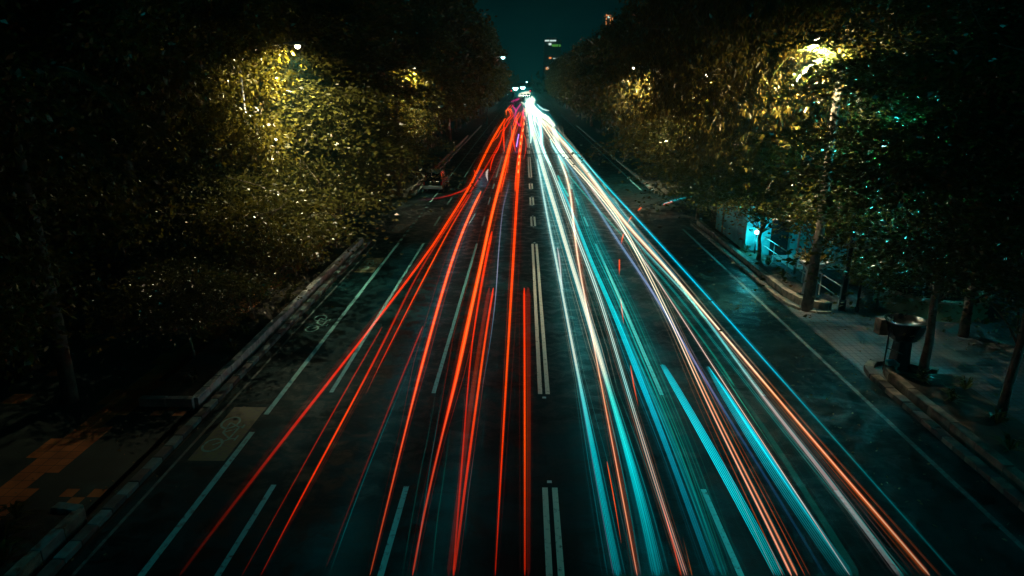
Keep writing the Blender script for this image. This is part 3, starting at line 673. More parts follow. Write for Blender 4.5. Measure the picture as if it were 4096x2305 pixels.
# ================================================================== VEHICLES
def wheel(par, x, y, r, w_, n=22):
    mb = MB(); pr = [(r * .62, -w_ / 2), (r * .93, -w_ / 2), (r, -w_ * .3), (r, w_ * .3), (r * .93, w_ / 2), (r * .62, w_ / 2)]
    mb.lathe(pr, n); o = mb.build('wheel', MA['rubber'], par, smooth=True); o.rotation_euler = (0, R(90), 0); o.location = (x, y, r)
    mb = MB(); mb.lathe([(.001, -w_ * .3), (r * .3, -w_ * .36), (r * .62, -w_ * .42), (r * .62, w_ * .42), (r * .3, w_ * .36), (.001, w_ * .3)], n); mb.build('rim', MA['chrome'], o, smooth=True)
    return o
def car(loc, rz, label, lights=False, paint='redpaint', group=None, nm='parked_car'):
    e = empty(nm, loc, label, 'car', group, rz)   # +y is forward
    W = .84; sec = [(-2.1, .42, .95, W * .93), (-2.15, .6, 1.0, W), (-2.0, .34, 1.06, W), (-1.2, .3, 1.08, W), (.6, .3, 1.06, W), (1.0, .3, 1.0, W), (1.9, .34, .92, W * .97), (2.12, .42, .8, W * .88)]
    mb = MB(); ring_ = []
    for (yy, zb, zt, hw) in sec[1:]: ring_.append([(-hw, yy, zb), (-hw * 1.02, yy, (zb + zt) / 2), (-hw * .97, yy, zt), (hw * .97, yy, zt), (hw * 1.02, yy, (zb + zt) / 2), (hw, yy, zb)])
    vs = [v for r0 in ring_ for v in r0]; fs = []
    for i in range(len(ring_) - 1):
        for k2 in range(6): fs.append((i * 6 + k2, i * 6 + (k2 + 1) % 6, (i + 1) * 6 + (k2 + 1) % 6, (i + 1) * 6 + k2))
    fs += [tuple(range(6))[::-1], tuple((len(ring_) - 1) * 6 + i for i in range(6))]
    mb.add(vs, fs); mb.build('body', MA[paint], e, bevel=.04)
    mb = MB()   # cabin: glasshouse
    c = [(-2.0, 1.07, .80), (-1.85, 1.72, .68), (.35, 1.74, .68), (1.0, 1.03, .80)]
    vs = []
    for (yy, zz, hw) in c: vs += [(-hw, yy, zz), (hw, yy, zz)]
    mb.add(vs, [(0, 1, 3, 2), (4, 5, 7, 6), (0, 2, 4, 6), (1, 7, 5, 3), (6, 7, 1, 0)]); mb.build('windows', MA['glass'], e)
    mb = MB(); mb.box(-.70, .70, -1.9, .42, 1.72, 1.79); mb.build('roof', MA[paint], e, bevel=.03)
    for s in (-1, 1):
        mb = MB()
        for (a, b) in (((-1.98, 1.06, .81), (-1.86, 1.73, .695)), ((-.9, 1.06, .81), (-.9, 1.73, .695)), ((.1, 1.06, .81), (.1, 1.73, .695)), ((1.0, 1.03, .81), (.36, 1.74, .695))):
            mb.tube([(s * a[2], a[0], a[1]), (s * b[2], b[0], b[1])], [.04, .035], 6)
        mb.tube([(s * .815, -1.98, 1.07), (s * .815, .98, 1.05)], [.022, .022], 6)
        mb.build('window_pillar', MA[paint], e)
        mb = MB(); mb.tube([(s * .86, .55, 1.1), (s * .98, .55, 1.12)], [.02, .02], 6); mb.box(min(s * .95, s * 1.12), max(s * .95, s * 1.12), .5, .58, 1.05, 1.22); mb.build('mirror', MA['chrome'], e)
        mb = MB(); mb.box(s * .78 - .08, s * .78 + .08, -2.19, -2.12, .68, 1.0); mb.build('taillight', MA['taillens'], e, bevel=.01)
        mb = MB(); mb.box(s * .64 - .12, s * .64 + .12, 2.08, 2.15, .6, .76); mb.build('headlight', MA['win_hl'] if lights else MA['chrome'], e, bevel=.01)
        for yy in (-.5, .5):
            mb = MB(); mb.box(min(s * .86, s * .885), max(s * .86, s * .885), yy - .1, yy + .1, .86, .89); mb.build('door_handle', MA['chrome'], e)
        for yy in (-1.35, 1.3): wheel(e, s * .78, yy, .31, .2)
    mb = MB(); mb.box(-.86, .86, -2.3, -2.13, .36, .64); mb.build('rear_bumper', MA['silver'], e, bevel=.04)
    mb = MB(); mb.box(-.84, .84, 2.08, 2.24, .34, .56); mb.build('front_bumper', MA['silver'], e, bevel=.04)
    mb = MB(); mb.box(-.27, .27, -2.205, -2.16, .74, .88); mb.build('number_plate', MA['plate'], e)
    return e
MA['win_hl'] = emis('headlight_glass', (1.0, .95, .8), 30)
pcar = at(1735, 772)
car((pcar.x, pcar.y + 2.1, 0), R(-2), 'boxy dark car with a pale teal rear bumper, parked at the left of the road')
# motorbikes
def bike(loc, rz, label, group=None):
    e = empty('motorbike', loc, label, 'motorbike', group, rz)
    for yy in (-.62, .62): wheel(e, 0, yy, .29, .09)
    mb = MB(); mb.tube([(0, -.5, .62), (0, -.1, .5), (0, .15, .45), (0, .35, .75), (0, .42, .98)], [.1, .16, .13, .1, .05], 10); mb.build('body', MA['black'], e, smooth=True)
    mb = MB(); mb.tube([(0, -.72, .82), (0, -.4, .8), (0, .05, .74)], [.09, .12, .09], 10); mb.build('seat', MA['rubber'], e, smooth=True)
    mb = MB(); mb.tube([(0, .62, .29), (0, .42, .98)], [.03, .03], 8); mb.tube([(-.32, .34, 1.06), (0, .42, 1.0), (.32, .34, 1.06)], [.018, .018, .018], 8); mb.build('handlebar', MA['chrome'], e)
    mb = MB(); mb.tube([(.12, -.65, .3), (.12, -.1, .28), (.1, .1, .35)], [.05, .04, .025], 8); mb.build('exhaust', MA['chrome'], e)
    mb = MB(); mb.box(-.06, .06, -.86, -.8, .7, .78); mb.build('taillight', MA['taillens'], e)
    mb = MB(); mb.lathe([(.001, .03), (.07, .0), (.08, -.05)], 14, (0, 0, 0)); h_ = mb.build('headlight', MA['chrome'], e); h_.location = (0, .5, .9); h_.rotation_euler = (R(-90), 0, 0)
    for s in (-1, 1):
        mb = MB(); mb.tube([(s * .25, .36, 1.05), (s * .3, .38, 1.22)], [.008, .008], 5); mb.box(s * .33 - .06, s * .33 + .06, .37, .39, 1.2, 1.28); mb.build('mirror', MA['chrome'], e)
p = at(3770, 1150); bike((19.2, 31.2, 0), R(70), 'black motorbike parked behind the round pond')
bike((20.6, 31.6, 0), R(95), 'motorbike parked right of the other one behind the pond')
# waiting cars with lit headlights at the far junction (facing the camera)
for i, (px, py, lb) in enumerate(((2088, 378, 'leftmost waiting car with white headlights at the far junction'), (2099, 373, 'middle waiting car with glaring headlights at the far junction'), (2110, 371, 'rightmost waiting car with bright headlights at the far junction'))):
    q = at(px, py, .7); car((q.x, min(q.y, 430), 0), R(180), lb, True, 'silver', 'cars waiting with lit headlights at the far junction', 'waiting_car')
# traffic signals at the far junction
for px, lb, m1, m2 in ((2049, 'traffic light showing red and green left of the far junction', 'red_e', 'grn_e'), (2124, 'small traffic light with a red lamp right of the far junction', 'red_e', 'dark')):
    q = atY(px, 364, 245); e = empty('traffic_light', (q.x, q.y, 0), lb, 'traffic light')
    mb = MB(); mb.tube([(0, 0, 0), (0, 0, q.z - .5)], [.09, .07], 8); mb.build('pole', MA['dark'], e)
    mb = MB(); mb.box(-.55, .55, -.1, .12, q.z - .5, q.z + .5); mb.build('housing', MA['dark'], e, bevel=.03)
    for dx, mm in ((-.32, m1), (.32, m2)):
        mb = MB(); mb.lathe([(.001, .05), (.18, .02), (.22, -.02)], 14); l_ = mb.build('signal_lens', MA[mm], e); l_.rotation_euler = (R(90), 0, 0); l_.location = (dx, -.12, q.z)
# overhead cables
for Y, py, lb in ((98, 404, 'thin black cable crossing above the road in the distance'), (55, 615, 'low black cable sagging across the road before the dark car')):
    a = atY(1650, py, Y); b = atY(2560, py, Y); mb = MB()
    mb.tube([(-16, Y, a.z + .25), (-8, Y, a.z + .04), (0, Y, a.z - .02), (8, Y, a.z + .04), (16, Y, a.z + .25)], [.02] * 5, 5); o = mb.build('overhead_cable', MA['black']); tag(o, lb, 'cable', 'cables strung across the road')

# ================================================================== FAR TOWERS
def tower(px0, px1, pytop, Y, depth, label, lit):
    a = atY(px0, pytop, Y); b = atY(px1, pytop, Y); e = empty('tower_building', ((a.x + b.x) / 2, Y, 0), label, 'building'); hw = (b.x - a.x) / 2; h = a.z
    mb = MB(); mb.box(-hw, hw, 0, depth, 0, h); mb.box(-hw * .7, hw * .5, 2, depth - 2, h, h + 2.0)
    fl = 0
    while fl < h - 1: mb.box(-hw - .25, hw + .25, -.25, depth + .25, fl, fl + .35); fl += 3.6
    mb.build('facade', MA['tower'], e)
    for (fx, fy, ww, hh, m) in lit:
        mb = MB(); x_ = -hw + 2 * hw * fx; z_ = h - fy; mb.box(x_ - ww / 2, x_ + ww / 2, -.45, -.28, z_ - hh / 2, z_ + hh / 2); mb.build('lit_window', MA[m], e)
tower(2178, 2246, 160, 560, 30, 'slab tower with white lit top floor above the right trees', [(.15, .6, 3.4, 1.1, 'win_w'), (.4, .6, 2.2, 1.1, 'win_w'), (.58, .6, 2.6, 1.1, 'win_w'), (.33, 3.2, 2.2, 1.6, 'win_w'), (.5, 4.2, 1.4, 1.6, 'win_g'), (.62, 4.2, 1.4, 1.6, 'win_g'), (.75, 4.2, 1.4, 1.6, 'win_g'), (.9, 4.2, 1.2, 1.6, 'win_g'), (.35, 13.5, 2.0, 1.2, 'win_o'), (.6, 14, 1.6, 1.0, 'win_w'), (.2, 21.5, 2.8, 2.0, 'win_o'), (.23, 21.0, 1.2, 1.2, 'win_w')])
tower(2424, 2452, 58, 520, 24, 'narrow tower outlined by orange lights above the right trees', [(.06, 3.5, .7, 7, 'win_o'), (.3, .8, 2.4, .6, 'win_o'), (.42, 1.8, 1.6, 1.4, 'win_w'), (.66, 3.5, .5, 6, 'win_o'), (.95, 3.2, .6, 2, 'win_o'), (.9, 7, .9, 1.2, 'win_g'), (.72, 11, .7, 3.4, 'win_g'), (.75, 16, .6, 1.0, 'win_o')])

# ================================================================== LIGHT TRAILS
FR_ = {'A': (1600, 450, .3975), 'B': (1900, 900, .3975), 'C': (1600, 1400, .6243), 'D': (2500, 1400, .6242), 'E': (500, 1400, .6241), 'F': (900, 900, .3975), 'N': (2200, 600, .2758), 'G': (2950, 1750, .4449), 'T': (1900, 280, .15528), 'P': (0, 0, 1)}
def path(s):
    out = []
    for part in s.split(';'):
        part = part.strip(); f = FR_[part[0]]; new = []
        for t in part[1:].split():
            a, b = t.split(','); new.append((f[0] + float(a) * f[2], f[1] + float(b) * f[2]))
        while out and new and out[-1][1] > new[0][1] - 25 and len(out) > 1 and out[-1][1] > out[0][1]: out.pop()
        out += new
    return out
def smooth_path(P, step=26):
    P = [P[0]] + [q for p, q in zip(P[:-1], P[1:]) if math.hypot(q[0] - p[0], q[1] - p[1]) > (9 if len(P) > 4 else 1)]
    n = len(P); T = [0.0]
    for p, q in zip(P[:-1], P[1:]): T.append(T[-1] + math.hypot(q[0] - p[0], q[1] - p[1]))
    for _ in range(3):       # ease out small jitters between neighbouring readings, ends kept
        P = [P[0]] + [tuple(P[i][k] * .5 + .5 * (P[i - 1][k] + (P[i + 1][k] - P[i - 1][k]) * (T[i] - T[i - 1]) / (T[i + 1] - T[i - 1])) for k in (0, 1)) for i in range(1, n - 1)] + [P[-1]] if T[-1] > 900 else P
    D = [tuple((P[i + 1][k] - P[i][k]) / (T[i + 1] - T[i]) for k in (0, 1)) for i in range(n - 1)]
    Mt = [D[0]] + [tuple((D[i - 1][k] * (T[i + 1] - T[i]) + D[i][k] * (T[i] - T[i - 1])) / (T[i + 1] - T[i - 1]) for k in (0, 1)) for i in range(1, n - 1)] + [D[-1]]
    out = []
    for i in range(n - 1):
        h = T[i + 1] - T[i]; m = max(1, int(h / step))
        for j in range(m):
            t = j / m; t2 = t * t; t3 = t2 * t
            out.append(tuple((2 * t3 - 3 * t2 + 1) * P[i][k] + (t3 - 2 * t2 + t) * h * Mt[i][k] + (3 * t2 - 2 * t3) * P[i + 1][k] + (t3 - t2) * h * Mt[i + 1][k] for k in (0, 1)))
    out.append(P[-1]); return out
RED = (255, 78, 0); DRED = (140, 20, 0); CRM = (226, 205, 168); CY = (0, 196, 210); TEAL = (0, 120, 115); DT = (0, 62, 60); ORG = (225, 95, 10); PCH = (245, 190, 150); LAV = (110, 130, 175); BLU = (0, 60, 85); MAG = (190, 10, 110); PNK = (190, 165, 165)
def trail(label, P, z, wd, cols, strands=None, group='light trails on the road', halo=.10, hw=2.6, hcol=None, side=0):
    """wd: list of (y pixel fraction 0..1 along, px width); cols likewise; strands: (offset in widths, width factor, colour or None, gain)"""
    pts = smooth_path(path(P)); pts = [(x, max(y_, 371)) for x, y_ in pts]; n = len(pts)
    def interp(K, t):
        for (t0, a), (t1, b) in zip(K[:-1], K[1:]):
            if t <= t1:
                q = (t - t0) / max(1e-6, t1 - t0); q = min(1, max(0, q))
                return tuple(x * (1 - q) + y_ * q for x, y_ in zip(a, b)) if isinstance(a, tuple) else a * (1 - q) + b * q
        return K[-1][1]
    if not isinstance(wd, list): wd = [(0, wd), (1, wd)]
    if group in (GWH, 'cream headlight glare at the far junction') and (cols == CRM or isinstance(cols, list) and cols[0][1] == CRM): wd = [(a, b * 1.22) for a, b in wd]
    if not isinstance(cols, list): cols = [(0, cols), (1, cols)]
    strands = list(strands or [(0, 1, None, 1.0)])
    if group == GRD and halo >= .1: strands += [(random.choice((-1, 1)) * random.uniform(.9, 1.5), .16, None, .16), (random.choice((-1, 1)) * random.uniform(1.6, 2.6), .12, None, .1)]
    if group == GWH: strands += [(random.uniform(-1.3, -.75), .13, None, .3), (random.uniform(.75, 1.3), .11, None, .35), (random.uniform(1.4, 2.2), .09, None, .18), (random.uniform(-2.1, -1.4), .08, None, .14)]
    mb = MB()
    yy = [p[1] for p in pts]
    for (off, wf, c_, gain) in strands:
        W3 = []; RA = []; CO = []
        for i, (x, y_) in enumerate(pts):
            t = i / (n - 1); ww = interp(wd, t); X = x + off * ww; dimn = 1 - (.4 if group == GRD else .12) * min(1, max(0, (y_ - 1150) / 1000.0)); thin = 1 - .28 * min(1, max(0, (y_ - 700) / 600.0)) if wf > .3 else 1.0
            q = at(X, y_, z); dist = (q - CAMP).dot(FWD)
            end = min(1, (i + .35) * .8, (n - 1 - i + .35) * .8) if n > 3 else 1
            r = ww * wf * thin / 2 * dist / F
            col = lin(c_) if c_ else lin(interp(cols, t)); fade = min(1.0, sum(interp(cols, t)) / max(1, sum(cols[0][1]))) if c_ else 1
            W3.append(q); RA.append(r * max(.35, end)); CO.append(tuple(v * gain * dimn * .5 * fade for v in col))
        mb.tube(W3, RA, 6, CO)
        if halo and wf > .25:
            hc = lin(hcol) if hcol else None
            for hh, hg in ((1.5, .7), (hw, .3)):
                mb.tube(W3, [r * hh for r in RA], 6, [tuple((v if hc is None else hc[k] * (sum(c) / .9)) * halo * hg for k, v in enumerate(c)) for c in CO])
    o = mb.build('light_trail', MA['trail'])
    return tag(o, label, 'light trail', group)
GRD = 'red tail light trails'; GWH = 'headlight trails'; GBL = 'orange indicator flashes'
bun = lambda n, w, g0=.5, c=None: [(-.5 + (i + .5) / n, w / n * (.5 + .45 * random.random()), c, g0 * (.55 + .6 * random.random())) for i in range(n)]
# ---- red, away from the camera
trail('leftmost red trail, long and fading towards the bottom left corner', 'A1060,60 985,160 930,280 870,390 820,490 780,590 740,680 690,770 640,850 570,960 490,1090 400,1230 330,1340 265,1445; E1470,5 1310,200 1100,460 950,660 760,910 600,1110 500,1240 350,1445', .8, [(0, 9), (.3, 10), (.6, 14), (1, 15)], [(0, RED), (.35, (255, 50, 0)), (.62, (190, 24, 0)), (.8, (110, 12, 0)), (1, (40, 4, 0))], group=GRD)
trail('bright red trail second from the left at the bottom of the road', 'A1010,290 950,400 880,540 800,650 720,790 640,900 575,1000; F2070,260 1960,450 1870,620 1740,870 1640,1120 1480,1445; E1560,150 1440,360 1300,640 1150,900 1010,1170 940,1310 870,1445', .8, [(0, 5), (.25, 7), (.5, 10), (.75, 9), (1, 4)], [(0, (190, 30, 0)), (.3, (150, 25, 0)), (.5, (200, 35, 0)), (.62, RED), (.85, (240, 45, 0)), (1, (120, 16, 0))], group=GRD)
trail('thin red trail just right of the leftmost red pair', 'A720,810 600,1000 520,1130 440,1290 350,1445; F1540,1445; E1600,160 1540,290', .8, [(0, 4), (.4, 7), (1, 4)], [(0, (200, 35, 0)), (.3, RED), (.8, (225, 42, 0)), (1, (60, 10, 0))], group=GRD)
trail('dim narrow red trail starting mid road and ending at the lower left', 'F1580,1030 1420,1330; E1420,230 1270,520 1100,820 930,1120 750,1445', .8, [(0, 6), (1, 4)], [(0, DRED), (.3, (170, 26, 0)), (.7, (130, 20, 0)), (1, (80, 10, 0))], group=GRD)
trail('faint dark red trail left of the blue lane at the bottom', 'F1990,1020 1880,1300; E1720,290 1560,700 1420,1050 1290,1390', .8, [(0, 8), (1, 8)], [(0, (150, 22, 0)), (.5, (90, 10, 2)), (1, (40, 4, 0))], group=GRD)
trail('fat orange red trail with a pale core in the second lane', 'A815,795 720,970 620,1190 530,1445; F2180,650 2050,1180 1970,1445; E1850,300 1760,660 1680,1000 1570,1445', .8, [(0, 10), (.25, 15), (.45, 17), (.6, 11), (1, 8)], [(0, RED), (.2, (255, 66, 0)), (.5, (255, 58, 0)), (.65, (220, 40, 0)), (1, (130, 22, 0))], [(0, 1, None, 1.0), (0, .32, (255, 170, 90), .45)], group=GRD)
trail('widest orange red trail with a pale core beside the third lane', 'A1180,60 1150,180 1100,330 1060,480 1030,640 990,770 930,970 890,1150 840,1445; B0,700; F2540,560 2430,1000; C400,10 370,150 330,320 260,580 180,880 130,1150 80,1445', .8, [(0, 10), (.3, 16), (.45, 24), (.55, 20), (.68, 12), (1, 10)], [(0, RED), (.35, RED), (.5, (255, 66, 0)), (.6, (255, 50, 0)), (.7, (200, 35, 10)), (1, (150, 20, 10))], [(0, 1, None, 1.0), (.05, .3, (255, 150, 80), .35)], group=GRD)
trail('red trail splitting right from the widest one and running down to the bottom', 'A925,1200 880,1350; F2510,850 2490,1170 2460,1445; C440,170 420,400 400,700 380,950 340,1445', .8, [(0, 12), (.3, 7), (1, 9)], [(0, (235, 45, 0)), (.2, (240, 45, 0)), (.5, (190, 30, 0)), (1, (170, 28, 0))], group=GRD)
trail('bright red trail starting beside the thin white line and leaning left', 'B185,635 130,900 70,1300; C530,100 490,300 440,700 400,1000 345,1445', .8, [(0, 9), (.4, 12), (1, 12)], [(0, (240, 46, 0)), (.3, RED), (.6, (235, 45, 0)), (1, (150, 24, 0))], [(0, 1, None, 1.0), (-1.8, 2.0, None, .12)], group=GRD)
trail('long straight red trail left of the rightmost red one', 'A1250,60 1225,160 1205,300 1200,450 1190,650 1183,790 1160,1000 1140,1445; B385,400 350,900 320,1445; C660,560 640,900 610,1445', .8, [(0, 9), (.35, 12), (.6, 10), (1, 5)], [(0, (240, 50, 0)), (.5, RED), (.8, (240, 46, 0)), (1, (170, 26, 0))], group=GRD)
trail('rightmost red trail, straight and vertical beside the centre line', 'B495,635 498,1000 500,1445; C800,400 800,900 800,1445', .8, [(0, 10), (.4, 10), (1, 9)], [(0, (240, 45, 0)), (.5, RED), (1, (170, 28, 0))], [(0, 1, None, 1.0), (1.6, 2.2, None, .10)], group=GRD)
trail('broad dark red band ending bluntly beside the double line', 'A1235,180 1215,330 1195,480 1180,640 1168,790', .8, [(0, 8), (.6, 15), (1, 17)], [(0, (180, 35, 0)), (1, (205, 32, 0))], [(0, 1, None, .8), (-.3, .3, RED, .6), (.3, .3, RED, .5)], group=GRD, halo=.05)
trail('broad brown red band ending bluntly in the third lane', 'A1110,300 1085,430 1050,600 1020,720 1003,800', .8, [(0, 8), (.6, 16), (1, 18)], [(0, (170, 30, 0)), (1, (190, 30, 0))], [(0, 1, None, .8), (.35, .25, RED, .5)], group=GRD, halo=.05)
trail('short straight red streak ending in a point at the far lane line', 'A1050,70 1043,180 1045,300 1050,395', .8, [(0, 5), (1, 6)], (235, 45, 0), group=GRD)
trail('short red streak leaning right in the far third lane', 'A1118,130 1130,230 1148,320 1162,393', .8, [(0, 5), (1, 6)], (240, 48, 0), group=GRD)
trail('thin red bow bending out towards the far double line', 'A1235,190 1262,260 1270,330 1262,400 1245,470', .8, 3.5, (190, 34, 0), group=GRD)
trail('slender red streak curving to a stop above the ghostly white glint', 'A1110,90 1040,190 1015,290 985,370 945,440 920,510 905,592', .8, 5, (230, 42, 0), group=GRD)
trail('red wisp crossing left in the far second lane', 'A1060,150 1010,190 985,240 935,295', .8, 4, (225, 45, 0), group=GRD)
trail('slim red streak between the widest red trails far off', 'A1200,110 1165,200 1130,300 1105,400 1090,500 1082,612', .8, 4, (190, 32, 0), group=GRD)
trail('thin rust line running from the far lane to the mid road', 'A1050,400 985,520 930,640 860,780 760,960', .8, 2.4, (110, 18, 2), group=GRD)
trail('curved red trail turning left across the lane below the parked car', 'A740,700 700,745 620,795 520,830 400,860 250,878 170,882', .7, [(0, 6), (.4, 5), (1, 3)], [(0, (205, 40, 0)), (.4, (150, 20, 5)), (.7, (70, 5, 30)), (1, (22, 3, 14))], group=GRD)
trail('small red hook beside the leftmost red trail', 'A750,585 758,612 752,640', .8, 4, (225, 40, 0), group=GRD)
trail('red trail bundle leaving the far junction on its left', 'T960,900 880,1000 940,1100 960,1180 860,1290 780,1440', .9, [(0, 5), (1, 6)], (235, 46, 0), [(-1, 1, None, .9), (.8, .8, None, .8)], group=GRD)
trail('red trail bundle leaving the far junction in its middle', 'T1160,1080 1130,1160 1070,1250 1010,1440', .9, [(0, 6), (1, 8)], (245, 56, 0), [(-.6, 1, None, .9), (.8, .8, None, .8)], group=GRD)
trail('red trail leaving the far junction beside the dotted lights', 'T1250,1060 1220,1180 1180,1440', .9, [(0, 6), (1, 8)], (240, 50, 0), group=GRD)
trail('glowing orange loop of brake lights left of the far junction', 'T810,1160 800,1050 870,1010 930,1030 930,1130', 1.4, 4.5, (250, 100, 20), group=GRD)
for pth, lb in (('T950,890 1000,970 1060,1050 1040,1120 1000,1260', 'left magenta trail at the far junction'), ('T1180,880 1120,960 1060,1060', 'middle magenta trail at the far junction'), ('T1260,960 1240,1080 1230,1150 1270,1200 1310,1300', 'right magenta trail at the far junction'), ('T1130,745 1050,780 950,815', 'pink streak crossing left above the far junction'), ('T1060,1330 1100,1380 1160,1440', 'thin purple streak under the middle magenta trail')):
    trail(lb, pth, .9, 6, MAG, group='magenta trails at the far junction')
trail('violet white streak between far red trails', 'A1195,220 1183,280 1172,345', .8, 5, (150, 60, 220), [(0, 1, None, 1), (0, .4, (235, 215, 240), .9)])
trail('ghostly white glint of a turning car in the second lane', 'A888,572 874,600 872,640 884,690', .9, [(0, 5), (.5, 10), (1, 3)], (190, 175, 165), halo=.06)
trail('pale grey smear where the turning car paused', 'A800,575 810,640 830,700 850,740', .9, [(0, 14), (.5, 60), (1, 30)], (34, 34, 46), halo=0)
trail('thin white line running down between the third lane red trails', 'A1100,710 1040,950 1010,1200 990,1445; B240,250 200,800 150,1445; C560,60 520,280', .8, [(0, 4), (.5, 3.2), (1, 2.5)], [(0, (60, 62, 80)), (.4, (140, 140, 165)), (.8, (50, 80, 95)), (1, (20, 40, 45))])
trail('small pale dash beside the fat orange red trail', 'A755,1022 725,1075 695,1120', .8, 3, (110, 150, 140))
for q0, q1, lb in (('1260,30 1242,160', '', 'upper'),):
    pass
mb = MB(); PD = smooth_path(path('T1285,1000 1268,1200 1262,1440; A1232,200 1215,300 1205,400 1195,500 1188,620'), 12)
for i in range(0, len(PD) - 1, 2):
    a = at(*PD[i], .9); b = at(*PD[i + 1], .9); rr = 2.2 * (a - CAMP).dot(FWD) / F
    mb.tube([a, a.lerp(b, .7)], [rr, rr], 6, [tuple(v * .5 for v in lin((255, 190, 110)))] * 2)
tag(mb.build('light_trail', MA['trail']), 'dotted trail of pale orange flashes over the rightmost far red trails', 'light trail', 'light trails on the road')
# faint teal streaks on the left carriageway
for i, (pth, c, lb) in enumerate((('E1850,60 1700,360 1540,800 1420,1100 1310,1440', (0, 75, 78), 'dim teal streak along the faint dark red trail'),
        ('C240,200 190,500 130,790 80,1060 15,1440', (0, 52, 46), 'leftmost faint green streak in the third lane'), ('C285,180 240,460 190,760 130,1180 95,1440', (0, 60, 62), 'second faint green streak in the third lane'),
        ('C325,480 285,780 235,1130 205,1440', (0, 62, 52), 'third faint green streak in the third lane'), ('C480,640 440,900 415,1200', (0, 50, 52), 'faint blue green streak right of the red cross over'), ('C545,430 520,640', (0, 34, 36), 'very faint short teal streak in the fourth lane'))):
    trail(lb, pth, .6, 3.5, [(0, (0, 20, 20)), (.3, c), (.8, c), (1, (0, 26, 24))], halo=.05, group='faint streaks on the left carriageway')
# ---- white / cyan, towards the camera
trail('thick cream headlight trail stopping short right of the double line', 'A1298,40 1318,150 1322,230 1314,308', .7, [(0, 10), (1, 7)], CRM, group=GWH, hcol=CY, halo=.3)
trail('thickest cream headlight trail running the whole road', 'T1310,720 1360,1100 1420,1440; A1335,190 1370,300 1400,430 1440,600 1510,780 1560,950 1610,1150 1690,1445; B960,370 1030,580 1100,800 1170,1050; C1330,230 1400,440 1450,640 1530,900 1590,1130 1650,1445', .7, [(0, 12), (.3, 13), (.5, 17), (.6, 14), (.72, 22), (1, 42)], [(0, CRM), (.55, CRM), (.62, (60, 210, 190)), (.75, (0, 190, 195)), (.9, (0, 120, 122)), (1, (0, 80, 84))], [(0, 1, None, .6), (-.38, .09, None, 1), (-.2, .07, None, .9), (-.02, .14, None, 1), (.2, .07, None, .9), (.38, .08, None, .8), (.52, .05, None, .9)], group=GWH, hcol=CY, halo=.3)
trail('leftmost cream headlight trail turning into a broad cyan band', 'A1380,468 1400,580 1420,700 1450,900 1500,1150 1560,1445; B850,500 900,800 960,1150; C1160,260 1220,540 1280,850 1330,1150 1395,1445', .7, [(0, 6), (.25, 9), (.5, 12), (.7, 24), (1, 36)], [(0, (200, 210, 190)), (.45, CRM), (.55, (90, 205, 200)), (.68, (0, 165, 175)), (1, (0, 92, 98))], [(0, 1, None, .5), (-.46, .08, (150, 150, 190), .5), (-.28, .08, None, .9), (-.08, .1, None, .9), (.12, .07, None, .9), (.28, .05, None, .8), (.42, .08, None, .8)], group=GWH, hcol=CY, halo=.34)
trail('short rosy white trail joining the leftmost cyan band', 'B830,228 845,330 858,430 868,560 885,650', .7, [(0, 7), (1, 4)], [(0, PNK), (1, (200, 210, 200))], group=GWH)
trail('cream headlight trail weaving across the middle lane', 'A1340,100 1400,300 1440,380 1490,490 1540,590 1580,700 1640,880 1700,1020 1755,1230 1840,1445; B1110,330 1180,500 1240,700 1310,900 1370,1100; C1430,180; D60,400 120,600 180,800 240,1000 310,1200 390,1445', .7, [(0, 9), (.3, 11), (.5, 8), (.7, 12), (1, 12)], [(0, CRM), (.45, CRM), (.55, (170, 215, 200)), (.62, (215, 150, 105)), (1, (200, 88, 18))], [(-.3, .34, None, 1.0), (.3, .34, None, .9), (.0, .9, (90, 40, 10), .25)], group=GWH, hcol=CY, halo=.26)
trail('wide bright cyan headlight band right of the weaving cream trail', 'A1590,690 1650,820 1720,950 1810,1200 1900,1445; B1180,400 1270,600 1380,820 1440,1000 1540,1230; D100,200 200,450 300,680 400,1000 520,1300 570,1445', .7, [(0, 6), (.2, 16), (.45, 26), (.7, 24), (1, 30)], [(0, CY), (.25, (0, 200, 205)), (.5, (0, 188, 215)), (.7, (0, 120, 140)), (1, (0, 66, 74))], [(0, 1, None, .45), (-.38, .1, None, 1), (-.2, .08, None, .7), (.0, .1, None, 1), (.16, .06, None, .8), (.32, .12, None, 1), (.46, .05, None, .7)], group=GWH, halo=.1)
trail('short cyan stub ending in the middle of the right carriageway', 'A1590,640 1640,750 1690,838', .7, [(0, 6), (1, 9)], (0, 185, 175), group=GWH)
trail('orange rimmed trail snaking between the first two cream trails', 'A1590,435 1640,510 1680,620 1705,760 1720,850 1738,980 1745,1130 1760,1290 1780,1440; B1030,330 1070,580 1120,800 1170,1050 1210,1300; C1300,280 1360,600 1430,950 1520,1445', .7, [(0, 9), (.35, 8), (.6, 8), (1, 8)], [(0, CRM), (.2, PCH), (.4, (215, 150, 110)), (.6, ORG), (.8, (225, 100, 18)), (1, (170, 60, 8))], [(0, 1, None, .7), (0, .35, (255, 225, 190), .8), (.75, .5, (150, 60, 8), .5)], group=GWH, halo=.07)
trail('thin green teal trail with two companions through the fourth lane', 'A1620,330 1680,520 1730,680 1790,850 1860,1100 1930,1300 2000,1445; B1330,420 1440,660 1540,900 1650,1200; D180,160 330,480 430,740 520,1050 600,1270 660,1445', .7, [(0, 12), (.4, 34), (1, 44)], [(0, TEAL), (.3, (0, 170, 165)), (.6, (0, 130, 110)), (1, (0, 72, 60))], [(-.5, .16, None, .9), (-.15, .08, None, .7), (.1, .1, None, .6), (.5, .06, None, .4)], group=GWH, halo=.05)
